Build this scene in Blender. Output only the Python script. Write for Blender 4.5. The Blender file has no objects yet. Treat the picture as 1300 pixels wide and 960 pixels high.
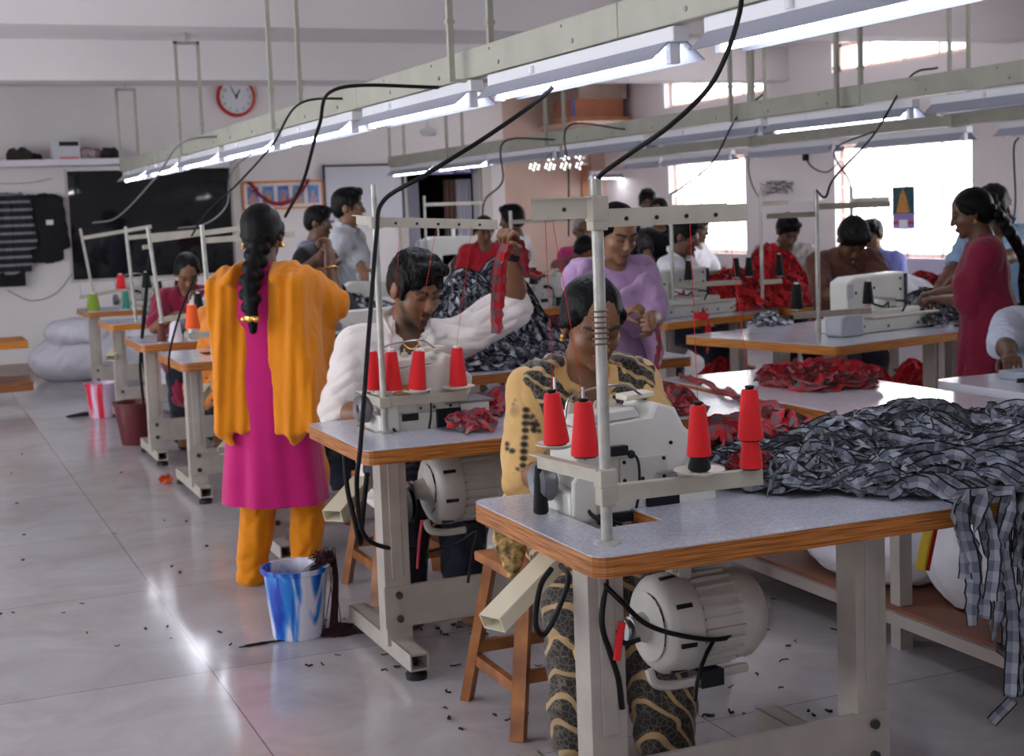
import bpy, bmesh, math, random
import numpy as np
from math import sin, cos, pi, radians, sqrt
from mathutils import Vector, Matrix
from mathutils.geometry import tessellate_polygon
random.seed(7)
SC = bpy.context.scene
COL = SC.collection
# ---------------------------------------------------------------- camera
F, YAW, PIT, ROL, CH = 1830.0, .39981, .09207, -.0374, 1.5      # focal length in pixels of a 1300 wide frame
_cy, _sy, _cp, _sp, _cr, _sr = cos(YAW), sin(YAW), cos(PIT), sin(PIT), cos(ROL), sin(ROL)
FW = Vector((_sy*_cp, _cy*_cp, -_sp)); _r0 = Vector((_cy, -_sy, 0)); _u0 = _r0.cross(FW)
RT = _cr*_r0 + _sr*_u0; UP = -_sr*_r0 + _cr*_u0
cam = bpy.data.cameras.new('camera'); camo = bpy.data.objects.new('camera', cam); COL.objects.link(camo)
camo.matrix_world = Matrix(((RT.x, UP.x, -FW.x, 0), (RT.y, UP.y, -FW.y, 0), (RT.z, UP.z, -FW.z, CH), (0, 0, 0, 1)))
cam.sensor_fit = 'HORIZONTAL'; cam.sensor_width = 36.0; cam.lens = F/1300*36; cam.clip_start = .05; cam.clip_end = 200
cam.shift_y = -45/1300.0
cam.dof.use_dof = True; cam.dof.focus_distance = 3.5; cam.dof.aperture_fstop = 6.5
SC.camera = camo
# ---------------------------------------------------------------- world, light, exposure
W = bpy.data.worlds.new('world'); SC.world = W; W.use_nodes = True
bg = W.node_tree.nodes['Background']; bg.inputs['Color'].default_value = (.93, .96, 1, 1); bg.inputs['Strength'].default_value = 2.6
SC.view_settings.view_transform = 'Standard'; SC.view_settings.look = 'None'
SC.view_settings.gamma = 1.0; SC.view_settings.use_curve_mapping = False
SC.view_settings.exposure = 1.52
TUBE_POWER = 8.0
def area_light(name, loc, rot, sx, sy, power, color=(1, 1, 1)):
    l = bpy.data.lights.new(name, 'AREA'); l.shape = 'RECTANGLE'; l.size = sx; l.size_y = sy; l.energy = power; l.color = color
    o = bpy.data.objects.new(name, l); o.location = loc; o.rotation_euler = rot; COL.objects.link(o); return o
#LIGHTS#
def ray(px, py): return FW + RT*((px-650)/F) - UP*((py-435)/F)
def atz(px, py, z): d = ray(px, py); return Vector((0, 0, CH)) + d*((z-CH)/d.z)
def aty(px, py, y): d = ray(px, py); return Vector((0, 0, CH)) + d*(y/d.y)
def atx(px, py, x): d = ray(px, py); return Vector((0, 0, CH)) + d*(x/d.x)
def lin(c):
    c = c/255.0
    return c/12.92 if c <= .04045 else ((c+.055)/1.055)**2.4
def rgb(r, g, b): return (lin(r), lin(g), lin(b), 1)
# ---------------------------------------------------------------- materials
MATS = {}
def mat(name, color=(.8, .8, .8, 1), rough=.5, metal=0, bump=0, bscale=60, var=0, vscale=8, emit=0, ecol=None, vcol=False, sheen=0, alpha=1, spec=.5, coat=0, detail=3, stretch=None):
    if name in MATS: return MATS[name]
    m = bpy.data.materials.new(name); m.use_nodes = True; nt = m.node_tree; N = nt.nodes; L = nt.links
    b = N['Principled BSDF']; b.inputs['Base Color'].default_value = color; b.inputs['Roughness'].default_value = rough
    b.inputs['Metallic'].default_value = metal; b.inputs['Specular IOR Level'].default_value = spec
    if sheen: b.inputs['Sheen Weight'].default_value = sheen
    if coat: b.inputs['Coat Weight'].default_value = coat
    if alpha < 1: b.inputs['Alpha'].default_value = alpha
    if emit: b.inputs['Emission Color'].default_value = ecol or color; b.inputs['Emission Strength'].default_value = emit
    src = None
    if vcol:
        a = N.new('ShaderNodeVertexColor'); a.layer_name = 'Col'; src = a.outputs['Color']; L.new(src, b.inputs['Base Color'])
    tc = N.new('ShaderNodeTexCoord'); co = tc.outputs['Object']
    if stretch:
        mp = N.new('ShaderNodeMapping'); mp.inputs['Scale'].default_value = stretch; L.new(co, mp.inputs['Vector']); co = mp.outputs['Vector']
    if var:
        n = N.new('ShaderNodeTexNoise'); n.inputs['Scale'].default_value = vscale; n.inputs['Detail'].default_value = detail; L.new(co, n.inputs['Vector'])
        mx = N.new('ShaderNodeMix'); mx.data_type = 'RGBA'; mx.blend_type = 'MULTIPLY'; mx.inputs[0].default_value = 1
        r = N.new('ShaderNodeMapRange'); r.inputs['From Min'].default_value = .3; r.inputs['From Max'].default_value = .7
        r.inputs['To Min'].default_value = 1-var; r.inputs['To Max'].default_value = 1+var*.4
        L.new(n.outputs['Fac'], r.inputs['Value'])
        if src: L.new(src, mx.inputs[6])
        else: mx.inputs[6].default_value = color
        L.new(r.outputs[0], mx.inputs[7]); L.new(mx.outputs[2], b.inputs['Base Color'])
    if bump:
        n2 = N.new('ShaderNodeTexNoise'); n2.inputs['Scale'].default_value = bscale; n2.inputs['Detail'].default_value = 4; L.new(co, n2.inputs['Vector'])
        bp = N.new('ShaderNodeBump'); bp.inputs['Strength'].default_value = bump; bp.inputs['Distance'].default_value = .01
        L.new(n2.outputs['Fac'], bp.inputs['Height']); L.new(bp.outputs[0], b.inputs['Normal'])
    MATS[name] = m; return m
def nodes(m): return m.node_tree.nodes, m.node_tree.links, m.node_tree.nodes['Principled BSDF']
# ---------------------------------------------------------------- object helpers
def tag(o, label=None, cat=None, group=None, kind=None):
    if label: o['label'] = label
    if cat: o['category'] = cat
    if group: o['group'] = group
    if kind: o['kind'] = kind
    return o
def thing(name, label, cat, loc=(0, 0, 0), rz=0, group=None):
    o = bpy.data.objects.new(name, None); COL.objects.link(o); o.location = loc; o.rotation_euler = (0, 0, rz); o.empty_display_size = .1
    return tag(o, label, cat, group)
class MB:
    def __init__(s): s.v = []; s.f = []; s.uv = {}; s.mi = []; s.cur = 0
    def add(s, vs, fs):
        n = len(s.v); s.v += [tuple(v) for v in vs]; s.f += [tuple(i+n for i in f) for f in fs]; s.mi += [s.cur]*len(fs); return s
    def box(s, c, d, R=None):
        vs = [Vector((x*d[0]/2, y*d[1]/2, z*d[2]/2)) for z in (-1, 1) for y in (-1, 1) for x in (-1, 1)]
        if R is not None: vs = [R @ v for v in vs]
        c = Vector(c); return s.add([v+c for v in vs], [(0, 2, 3, 1), (4, 5, 7, 6), (0, 1, 5, 4), (2, 6, 7, 3), (0, 4, 6, 2), (1, 3, 7, 5)])
    def box2(s, a, b): return s.box([(a[i]+b[i])/2 for i in range(3)], [abs(b[i]-a[i]) for i in range(3)])
    def bar(s, a, b, w, h, up=(0, 0, 1)):
        a = Vector(a); b = Vector(b); z = (b-a); l = z.length; z.normalize(); u = Vector(up)
        if abs(z.dot(u)) > .98: u = Vector((0, 1, 0))
        x = z.cross(u).normalized(); y = x.cross(z)
        return s.box((a+b)/2, (w, h, l), Matrix((x, y, z)).transposed())
    def cyl(s, a, b, r0, r1=None, n=16, cap=True):
        r1 = r0 if r1 is None else r1; a = Vector(a); b = Vector(b); z = (b-a).normalized(); x = z.orthogonal().normalized(); y = z.cross(x)
        vs = [a+(x*cos(2*pi*i/n)+y*sin(2*pi*i/n))*r0 for i in range(n)]+[b+(x*cos(2*pi*i/n)+y*sin(2*pi*i/n))*r1 for i in range(n)]
        fs = [(i, (i+1) % n, n+(i+1) % n, n+i) for i in range(n)]
        if cap: fs += [tuple(range(n-1, -1, -1)), tuple(range(n, 2*n))]
        return s.add(vs, fs)
    def lathe(s, prof, c=(0, 0, 0), n=24, axis='z', cap=True):
        vs = []; m = len(prof)
        for r, h in prof:
            for i in range(n):
                a = 2*pi*i/n; p = (r*cos(a), r*sin(a), h)
                if axis == 'x': p = (h, r*cos(a), r*sin(a))
                if axis == 'y': p = (r*sin(a), h, r*cos(a))
                vs.append(Vector(p)+Vector(c))
        fs = [(j*n+i, j*n+(i+1) % n, (j+1)*n+(i+1) % n, (j+1)*n+i) for j in range(m-1) for i in range(n)]
        if cap and prof[0][0] > 1e-4: fs.append(tuple(range(n-1, -1, -1)))
        if cap and prof[-1][0] > 1e-4: fs.append(tuple(range((m-1)*n, m*n)))
        return s.add(vs, fs)
    def tube(s, pts, r, n=8, rf=None):
        pts = [Vector(p) for p in pts]; vs = []; px = None
        for i, p in enumerate(pts):
            t = (pts[min(i+1, len(pts)-1)]-pts[max(i-1, 0)]).normalized()
            x = t.orthogonal().normalized() if px is None else (px - t*px.dot(t)).normalized()
            px = x; y = t.cross(x); rr = rf(i/(len(pts)-1)) if rf else r
            vs += [p+(x*cos(2*pi*k/n)+y*sin(2*pi*k/n))*rr for k in range(n)]
        m = len(pts)
        fs = [(j*n+i, j*n+(i+1) % n, (j+1)*n+(i+1) % n, (j+1)*n+i) for j in range(m-1) for i in range(n)]
        fs += [tuple(range(n-1, -1, -1)), tuple(range((m-1)*n, m*n))]
        return s.add(vs, fs)
    def prism(s, poly, a, b, plane='xy', holes=()):
        loops = [list(poly)]+[list(h) for h in holes]
        flat = [p for l in loops for p in l]
        tris = tessellate_polygon([[Vector((p[0], p[1], 0)) for p in l] for l in loops]) if (holes or len(poly) > 4) else [tuple(range(len(poly)))]
        def P(p, h): return {'xy': (p[0], p[1], h), 'xz': (p[0], h, p[1]), 'yz': (h, p[0], p[1])}[plane]
        n = len(flat); vs = [P(p, a) for p in flat]+[P(p, b) for p in flat]
        fs = [tuple(reversed(t)) for t in tris]+[tuple(i+n for i in t) for t in tris]
        o = 0
        for l in loops:
            k = len(l); fs += [(o+i, o+(i+1) % k, n+o+(i+1) % k, n+o+i) for i in range(k)]; o += k
        return s.add(vs, fs)
    def sphere(s, c, r, n=12, m=8):
        r = (r, r, r) if not hasattr(r, '__len__') else r; c = Vector(c); vs = []
        for j in range(m+1):
            t = pi*j/m
            for i in range(n): a = 2*pi*i/n; vs.append(c+Vector((r[0]*sin(t)*cos(a), r[1]*sin(t)*sin(a), -r[2]*cos(t))))
        return s.add(vs, [(j*n+i, j*n+(i+1) % n, (j+1)*n+(i+1) % n, (j+1)*n+i) for j in range(m) for i in range(n)])
    def build(s, name, m, parent=None, bevel=0, smooth=True, seg=2, world=False, fixn=True):
        me = bpy.data.meshes.new(name); vs = s.v; off = Vector((0, 0, 0))
        if parent is None and not world:
            xs = list(zip(*vs)); off = Vector(((min(xs[0])+max(xs[0]))/2, (min(xs[1])+max(xs[1]))/2, min(xs[2])))
            vs = [tuple(Vector(v)-off) for v in vs]
        me.from_pydata(vs, [], s.f); ms = m if isinstance(m, (list, tuple)) else [m]
        for k in ms: me.materials.append(k)
        if len(ms) > 1: me.polygons.foreach_set('material_index', s.mi)
        if fixn:
            bm = bmesh.new(); bm.from_mesh(me); bmesh.ops.recalc_face_normals(bm, faces=bm.faces); bm.to_mesh(me); bm.free()
        if smooth:
            me.polygons.foreach_set('use_smooth', [True]*len(me.polygons)); me.set_sharp_from_angle(angle=radians(38))
        o = bpy.data.objects.new(name, me); COL.objects.link(o); o.location = off
        if parent: o.parent = parent
        if bevel:
            b = o.modifiers.new('bevel', 'BEVEL'); b.width = bevel; b.segments = seg; b.limit_method = 'ANGLE'; b.angle_limit = radians(50)
        return o
def spline(pts, n=10):
    pts = [Vector(p) for p in pts]; P = [pts[0]*2-pts[1]]+pts+[pts[-1]*2-pts[-2]]; out = []
    for i in range(1, len(P)-2):
        for k in range(n):
            t = k/n; a, b, c, d = P[i-1], P[i], P[i+1], P[i+2]
            out.append(.5*((2*b)+(c-a)*t+(2*a-5*b+4*c-d)*t*t+(3*b-a-3*c+d)*t**3))
    return out+[pts[-1]]
def dup(root, loc=None, rz=None, label=None, group=None):
    r = root.copy(); COL.objects.link(r)
    if loc is not None: r.location = loc
    if rz is not None: r.rotation_euler = (0, 0, rz)
    if label: r['label'] = label
    if group: r['group'] = group
    for ch in list(root.children):
        c = ch.copy(); COL.objects.link(c); c.parent = r
        for g in ch.children: d = g.copy(); COL.objects.link(d); d.parent = c
    return r
def struct(name, mb, m, **k): return tag(mb.build(name, m, world=True, **k), kind='structure')
# ---------------------------------------------------------------- signed distance modelling
def A(v): return np.array(v, dtype=np.float64)
class Sdf:
    def __init__(s, mats=None): s.p = []; s.paint = []; s.disp = None
    def ell(s, c, r, R=None, k=.01, col=0, sub=False): s.p.append(('e', A(c), A(r), None if R is None else A(R), k, col, sub)); return s
    def cap(s, a, b, r0, r1=None, k=.01, col=0, sub=False): s.p.append(('c', A(a), A(b), (r0, r0 if r1 is None else r1), k, col, sub)); return s
    def ecap(s, a, b, side, ra, rb, k=.03, col=0, sub=False): s.p.append(('f', A(a), A(b), (A(side), ra, rb), k, col, sub)); return s
    def ball(s, c, r, **k): return s.ell(c, (r, r, r), **k)
    def pell(s, c, r, col, R=None, soft=.15): s.paint.append((('e', A(c), A(r), None if R is None else A(R), 0, col, False), soft)); return s
    def pcap(s, a, b, r, col, soft=.3): s.paint.append((('c', A(a), A(b), (r, r), 0, col, False), soft)); return s
    @staticmethod
    def d(pr, X):
        if pr[0] == 'e':
            q = X-pr[1]
            if pr[3] is not None: q = q @ pr[3]
            k0 = np.sqrt(((q/pr[2])**2).sum(1))+1e-9; k1 = np.sqrt(((q/(pr[2]**2))**2).sum(1))+1e-9
            return k0*(k0-1)/k1
        a, b = pr[1], pr[2]; ab = b-a; L2 = (ab@ab)+1e-12; t = np.clip(((X-a)@ab)/L2, 0, 1)
        if pr[0] == 'c':
            q = X-a-t[:, None]*ab
            return np.sqrt((q*q).sum(1))-(pr[3][0]+(pr[3][1]-pr[3][0])*t)
        side, ra, rb = pr[3]; ax = ab/np.sqrt(L2); side = side-ax*(side@ax); side = side/np.linalg.norm(side); w = np.cross(ax, side)
        q = X-a-t[:, None]*ab; u = q@side; v = q@w; z = q@ax
        rx = ra[0]+(rb[0]-ra[0])*t; ry = ra[1]+(rb[1]-ra[1])*t; rz = np.minimum(rx, ry)
        k0 = np.sqrt((u/rx)**2+(v/ry)**2+(z/rz)**2)+1e-9; k1 = np.sqrt((u/rx**2)**2+(v/ry**2)**2+(z/rz**2)**2)+1e-9
        return k0*(k0-1)/k1
    def ev(s, X):
        d = None
        for pr in s.p:
            e = s.d(pr, X); k = pr[4]
            if d is None: d = e; continue
            if pr[6]:
                h = np.clip(.5-.5*(d+e)/k, 0, 1); d = d*(1-h)-e*h+k*h*(1-h)
            else:
                h = np.clip(.5+.5*(e-d)/k, 0, 1); d = e*(1-h)+d*h-k*h*(1-h)
        if s.disp is not None: d = d+s.disp(X)
        return d
    def bounds(s, pad):
        lo = []; hi = []
        for pr in s.p:
            if pr[6]: continue
            if pr[0] == 'e': r = max(pr[2]); lo.append(pr[1]-r); hi.append(pr[1]+r)
            else:
                r = max(pr[3]) if pr[0] == 'c' else max(max(pr[3][1]), max(pr[3][2]))
                lo.append(np.minimum(pr[1], pr[2])-r); hi.append(np.maximum(pr[1], pr[2])+r)
        return np.min(lo, 0)-pad, np.max(hi, 0)+pad
    def mesh(s, res, clip=None):
        lo, hi = s.bounds(.03); B = 8; n = np.ceil((hi-lo)/res/B).astype(int)*B+1
        Fd = np.full(n+1, 1.0, dtype=np.float32)
        nb = (n//B)+1; gi = np.stack(np.meshgrid(*[np.arange(k) for k in nb], indexing='ij'), -1).reshape(-1, 3)
        cen = lo+(gi*B+B/2)*res; dc = s.ev(cen); rad = res*B*.87*1.25+.03
        act = gi[np.abs(dc) < rad]; neg = gi[dc <= -rad]
        loc = np.stack(np.meshgrid(*[np.arange(B)]*3, indexing='ij'), -1).reshape(-1, 3)
        for g in neg:
            a = g*B; Fd[a[0]:a[0]+B, a[1]:a[1]+B, a[2]:a[2]+B] = -1
        full = s.p; act = act[np.lexsort((act[:, 1]//3, act[:, 0]//3, act[:, 2]//3))]
        for st in range(0, len(act), 40):
            ch = act[st:st+40]; cc = lo+(ch*B+B/2)*res; br_ = res*B*.87*1.3; dp = [s.d(p, cc) for p in full]; du = np.min([e for e, p in zip(dp, full) if not p[6]], 0)
            s.p = [p for e, p in zip(dp, full) if ((e < 2*br_+p[4]+.02).any() if p[6] else (e < np.maximum(du, 0)+2*br_+p[4]+.03).any())]
            if not any(not p[6] for p in s.p): s.p = full
            idx = (ch[:, None, :]*B+loc[None]).reshape(-1, 3)
            ok = (idx <= n).all(1); idx = idx[ok]
            Fd[idx[:, 0], idx[:, 1], idx[:, 2]] = s.ev(lo+idx*res); s.p = full
        sg = Fd < 0; N3 = Fd.shape
        acc = {}; cells = []; pts = []; quads = []
        def key(i): return (i[:, 0]*N3[1]+i[:, 1])*N3[2]+i[:, 2]
        for ax in range(3):
            sl0 = [slice(None)]*3; sl1 = [slice(None)]*3; sl0[ax] = slice(0, -1); sl1[ax] = slice(1, None)
            e = np.argwhere(sg[tuple(sl0)] != sg[tuple(sl1)])
            if len(e) == 0: continue
            o1, o2 = [k for k in range(3) if k != ax]
            e = e[(e[:, o1] > 0) & (e[:, o2] > 0)]
            e2 = e.copy(); e2[:, ax] += 1
            f0 = Fd[e[:, 0], e[:, 1], e[:, 2]]; f1 = Fd[e2[:, 0], e2[:, 1], e2[:, 2]]
            t = np.clip(f0/(f0-f1), 0, 1); P = e.astype(float); P[:, ax] += t
            qk = []
            for da, db in ((0, 0), (1, 0), (1, 1), (0, 1)):
                c = e.copy(); c[:, o1] -= da; c[:, o2] -= db; k = key(c); cells.append(k); pts.append(P); qk.append(k)
            qk = np.stack(qk, 1); flip = (f0 < 0) ^ (ax == 1); qk[flip] = qk[flip][:, ::-1]; quads.append(qk)
        K = np.concatenate(cells); P = np.concatenate(pts); U, inv = np.unique(K, return_inverse=True)
        V = np.zeros((len(U), 3)); cnt = np.bincount(inv, minlength=len(U))
        for i in range(3): V[:, i] = np.bincount(inv, weights=P[:, i], minlength=len(U))/cnt
        V = lo+V*res; Q = np.searchsorted(U, np.concatenate(quads))
        return V, Q
    def build(s, name, m, parent=None, res=.006, cols=None, cut=None, label=None):
        V, Q = s.mesh(res)
        if cut is not None:
            keep = cut(V); Q = Q[keep[Q].all(1)]; used = np.unique(Q); mp = -np.ones(len(V), int); mp[used] = np.arange(len(used)); V = V[used]; Q = mp[Q]
        me = bpy.data.meshes.new(name); off = A((0, 0, 0))
        if parent is None: off = A([(V[:, 0].min()+V[:, 0].max())/2, (V[:, 1].min()+V[:, 1].max())/2, V[:, 2].min()])
        VV = V-off
        me.vertices.add(len(V)); me.vertices.foreach_set('co', VV.astype(np.float32).ravel())
        me.loops.add(len(Q)*4); me.loops.foreach_set('vertex_index', Q.astype(np.int32).ravel())
        me.polygons.add(len(Q)); me.polygons.foreach_set('loop_start', np.arange(0, len(Q)*4, 4, dtype=np.int32))
        me.polygons.foreach_set('use_smooth', np.ones(len(Q), dtype=bool)); me.update(calc_edges=True); me.validate()
        me.materials.append(m)
        if cols is not None:
            C = np.zeros((len(V), 4)); pc = [np.array(c[:4]) for c in cols]
            pos = [p for p in s.p if not p[6]]
            if len(set(p[5] for p in pos)) > 1:
                ds = np.stack([s.d(p, V) for p in pos], 1); w = np.exp(-(ds-ds.min(1)[:, None])/.0015); w /= w.sum(1)[:, None]
                C = w @ np.array([pc[p[5]] for p in pos])
            else: C[:] = pc[pos[0][5]]
            for p, soft in s.paint:
                d = s.d(p, V); r = min(p[2]) if p[0] == 'e' else p[3][0]
                a = np.clip(.5-d/(r*soft*2+1e-9), 0, 1)[:, None]; C = C*(1-a)+pc[p[5]]*a
            at = me.color_attributes.new('Col', 'FLOAT_COLOR', 'POINT'); at.data.foreach_set('color', C.astype(np.float32).ravel())
        o = bpy.data.objects.new(name, me); COL.objects.link(o); o.location = off
        if parent: o.parent = parent
        return o
def wrinkle(amp, fr=20, seed=0):
    fr = fr*3.0; rs = np.random.RandomState(seed); D = rs.normal(size=(4, 3)); D[:, 2] *= .7; D /= np.linalg.norm(D, axis=1)[:, None]; ph = rs.rand(8)*6.28; fs = fr*A((.8, 1.25, 1.9, 2.9)); am = A((.5, .45, .3, .16))
    def f(X):
        w = X+(.9/fr)*np.sin(X[:, [1, 2, 0]]*fr*.45+ph[:3])+(.35/fr)*np.sin(X[:, [2, 0, 1]]*fr*1.1+ph[3:6]); r = 0
        for i in range(4): q = np.sin((w@D[i])*fs[i]+ph[i]); r = r+am[i]*(1-2*np.abs(q)**.8) if i % 2 else r+am[i]*q
        return amp*r
    return f
def folds(amp, n=9, zf=3.0, cx=0, cy=0, z0=None, z1=None, seed=0):   # vertical folds around an axis
    def f(X):
        a = np.arctan2(X[:, 1]-cy, X[:, 0]-cx); z = X[:, 2]
        v = np.sin(a*n+np.sin(z*zf+seed)*.8)+.5*np.sin(a*(n*1.7)+z*zf*1.3+seed)
        w = 1.0
        if z0 is not None: w = np.clip((z0-z)/(z0-z1), 0, 1)
        return amp*v*w
    return f
# ---------------------------------------------------------------- people
def Rx(a): return np.array([[1, 0, 0], [0, cos(a), -sin(a)], [0, sin(a), cos(a)]])
def Ry(a): return np.array([[cos(a), 0, sin(a)], [0, 1, 0], [-sin(a), 0, cos(a)]])
def Rz(a): return np.array([[cos(a), -sin(a), 0], [sin(a), cos(a), 0], [0, 0, 1]])
M_skin = mat('skin', rough=.48, vcol=True, bump=.05, bscale=220, var=.08, vscale=14)
M_hair = mat('hair', (.0045, .004, .0045, 1), rough=.42, bump=.3, bscale=30, stretch=(9, 9, 1.2), spec=.12)
M_gold = mat('gold', (.75, .45, .12, 1), rough=.3, metal=1)
SK = dict(mid=(.205, .092, .044, 1), dark=(.125, .054, .027, 1), light=(.27, .135, .072, 1))
def nrm(v): v = A(v); return v/(np.linalg.norm(v)+1e-9)
def ik(a, b, l1, l2, hint):
    v = b-a; d = np.linalg.norm(v); d2 = min(d, (l1+l2)*.995); n = v/d; b = a+n*d2
    x = (l1*l1-l2*l2+d2*d2)/(2*d2); h = sqrt(max(l1*l1-x*x, 0)); hn = nrm(hint-n*(hint@n)); return a+n*x+hn*h, b
class Person:
    def __init__(s, label, loc, yaw, H=1.6, hs=1.0, seat=None, lean=0, twist=0, side=0, hp=0, hy=0, hr=0, lh=None, rh=None, le=(.6, .4, -.8), re=(-.6, .4, -.8),
                 lf=None, rf=None, skin='mid', female=True, res=.006, eyes='down', legs=True, fem=1.0, lpalm=None, rpalm=None, curl=.5, beard=False, group=None, wide=1.0, hairc=None):
        s.label = label; s.res = res; s.female = female; k = s.s = H/1.6; s.hs = hs*k; s.fem = fem; s.legs = legs; s.yaw = yaw; s.loc = A(loc)
        s.root = thing('person', label, 'person', loc, yaw, group)
        hz = (.86*k) if seat is None else seat+.09*k
        s.P = A((0, 0, hz)); s.R = Rz(twist) @ Ry(side) @ Rx(lean); T = lambda x, y, z: s.P+s.R@(A((x, y, z))*k)
        s.T = T; s.W = T(0, 0, .14); s.C = T(0, -.005, .30); s.N = T(0, .012, .455)
        sw = (.152 if female else .178)*wide
        s.SL = T(sw, .012, .405); s.SR = T(-sw, .012, .405)
        s.HR = Rz(twist+hy) @ Ry(hr) @ Rx(hp); s.H = s.N+s.R@(A((0, -.008, .045))*k)+s.HR@(A((0, -.012, .112))*s.hs)
        toL = lambda w: Rz(-yaw)@(A(w)-s.loc)
        ua, fa = .265*k, .235*k
        def dflt(sx): return s.R@(A((sx*.22, -.06, -.02))*k)+s.P
        L = toL(lh) if lh is not None else dflt(1); Rr = toL(rh) if rh is not None else dflt(-1)
        s.EL, s.WL = ik(s.SL, L, ua, fa, A(le)); s.ER, s.WR = ik(s.SR, Rr, ua, fa, A(re))
        s.skinc = SK[skin]
        s.hipL = T(.085, 0, -.02); s.hipR = T(-.085, 0, -.02)
        if seat is None:
            fl = A(lf) if lf is not None else A((.10, .0, 0)); fr = A(rf) if rf is not None else A((-.10, .0, 0))
            fl = fl+A((0, 0, .075*k)); fr = fr+A((0, 0, .075*k)); hint = A((0, -1, 0))
        else:
            fl = A((.11, -.40*k, .075*k)); fr = A((-.11, -.34*k, .075*k)); hint = A((0, -1, .8))
        s.KL, s.AL = ik(s.hipL, fl, .41*k, .39*k, hint); s.KR, s.AR = ik(s.hipR, fr, .41*k, .39*k, hint)
        s.body(eyes, curl, lpalm, rpalm, beard)
    def hand(s, S, E, Wp, palm, curl, hand):
        k = s.s; d = nrm(Wp-E); n = A(palm) if palm is not None else A((0, -.3, -1)); n = nrm(n-d*(n@d)); sd = np.cross(d, n)*hand
        S.ecap(Wp, Wp+d*.070*k, sd, (.026*k, .017*k), (.036*k, .014*k), k=.012)
        for i, (o, l) in enumerate(((.028, .068), (.0095, .077), (-.0095, .071), (-.028, .055))):
            b = Wp+d*.068*k+sd*o*k; dd = nrm(d+sd*o*2.2); a = curl*(.55+.13*i); nn = n
            for j, (fl, r0, r1) in enumerate(((.42, .0092, .0086), (.33, .0086, .0078), (.27, .0078, .0068))):
                c, sn = cos(a), sin(a); d2 = dd*c+nn*sn; n2 = nn*c-dd*sn; e = b+d2*l*fl*k
                S.cap(b, e, r0*k, r1*k, k=.004 if j else .007); b = e; dd = d2; nn = n2; a = curl*.95
        b = Wp+d*.022*k+sd*.022*k+n*.004; t1 = b+nrm(d*.55+sd*.8+n*.35)*.034*k; t2 = t1+nrm(d*.9+sd*.25+n*(.3+curl*.5))*.032*k; t3 = t2+nrm(d*.9-sd*.2*curl+n*(.3+curl*.6))*.024*k
        S.cap(b, t1, .0125*k, .0108*k, k=.01); S.cap(t1, t2, .0108*k, .0094*k, k=.004); S.cap(t2, t3, .0094*k, .0078*k, k=.004)
    def torso(s, S, f=0, k=.04, hips=True):
        q = s.s; w = 1.0 if s.female else 1.12; T = s.T; sx = s.R@A((1, 0, 0)); g = f
        def e(a, b, ra, rb): S.ecap(a, b, sx, (ra[0]*q*w+g, ra[1]*q+g), (rb[0]*q*w+g, rb[1]*q+g), k=k)
        if hips: e(T(0, 0, -.04), s.W, (.155, .115), (.125, .095))
        e(s.W, s.C, (.125, .095), (.138, .10)); e(s.C, T(0, .01, .385), (.138, .10), (.105, .07))
        S.cap(T(-.10*w, .012, .392), T(.10*w, .012, .392), .052*q+g, k=k)
        S.cap(s.SL, T(.08, .012, .41), .050*q+g, .05*q+g, k=k); S.cap(s.SR, T(-.08, .012, .41), .050*q+g, .05*q+g, k=k)
        S.cap(T(0, .018, .40), s.N+s.R@(A((0, 0, .03))*q), .062*q+g*.7, .05*q+g*.3, k=.04)
        if s.female:
            for x in (-.062, .062): S.ell(T(x, -.088, .262), A((.058, .05, .052))*q+g, k=.035)
    def hp_(s, x, y, z): return s.H+s.HR@(A((x, y, z))*s.hs)
    def body(s, eyes, curl, lpalm, rpalm, beard):
        S = Sdf(); q = s.s; h = s.hs; R = s.HR; p = s.hp_
        E = lambda c, r, **kw: S.ell(p(*c), A(r)*h, R=R, **kw)
        m = 1 if s.female else 1.05
        E((0, .012, .03), (.073, .092, .082)); E((0, -.018, -.028), (.060*m, .067, .078), k=.02); E((0, -.032, -.074), (.043*m, .046, .034), k=.02)
        E((0, -.071, -.095), (.020*m, .015, .015), k=.018)
        for x in (-1, 1):
            E((x*.033, -.052, -.030), (.025, .025, .024), k=.015)
            E((x*.031, -.092, .004), (.018, .013, .011), k=.010, sub=True)
            E((x*.030, -.0725, .003), (.0145, .0135, .0115), k=.002, col=(2 if eyes == 'open' else 0))
            S.cap(p(x*.012, -.078, .017), p(x*.045, -.068, .018), .010*h, .009*h, k=.010)
            E((x*.0745, .006, -.008), (.010, .020, .031), k=.006)
            E((x*.0105, -.096, -.033), (.008, .010, .0065), k=.006)
            if eyes == 'open':
                S.pell(p(x*.030, -.086, .002), A((.0055, .006, .0058))*h, 3, R=R); S.pcap(p(x*.016, -.080, .009), p(x*.030, -.086, .0105), .0042*h, 3); S.pcap(p(x*.030, -.086, .0105), p(x*.045, -.074, .008), .0042*h, 3)
                S.pcap(p(x*.016, -.088, .017), p(x*.045, -.079, .015), .004*h, 4)
            else:
                S.pcap(p(x*.016, -.080, -.002), p(x*.030, -.086, -.006), .0042*h, 3, soft=.4); S.pcap(p(x*.030, -.086, -.006), p(x*.046, -.074, -.001), .0044*h, 3, soft=.4)
                S.pell(p(x*.031, -.088, .006), A((.018, .012, .009))*h, 4, R=R, soft=.6)
            S.pcap(p(x*.013, -.087, .021), p(x*.033, -.080, .027), .0060*h, 3, soft=.35); S.pcap(p(x*.033, -.080, .027), p(x*.050, -.066, .021), .0055*h, 3, soft=.35)
        S.cap(p(0, -.080, .010), p(0, -.098, -.024), .0075*h, .0105*h, k=.010); E((0, -.100, -.029), (.0095, .0085, .0075), k=.006)
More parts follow.
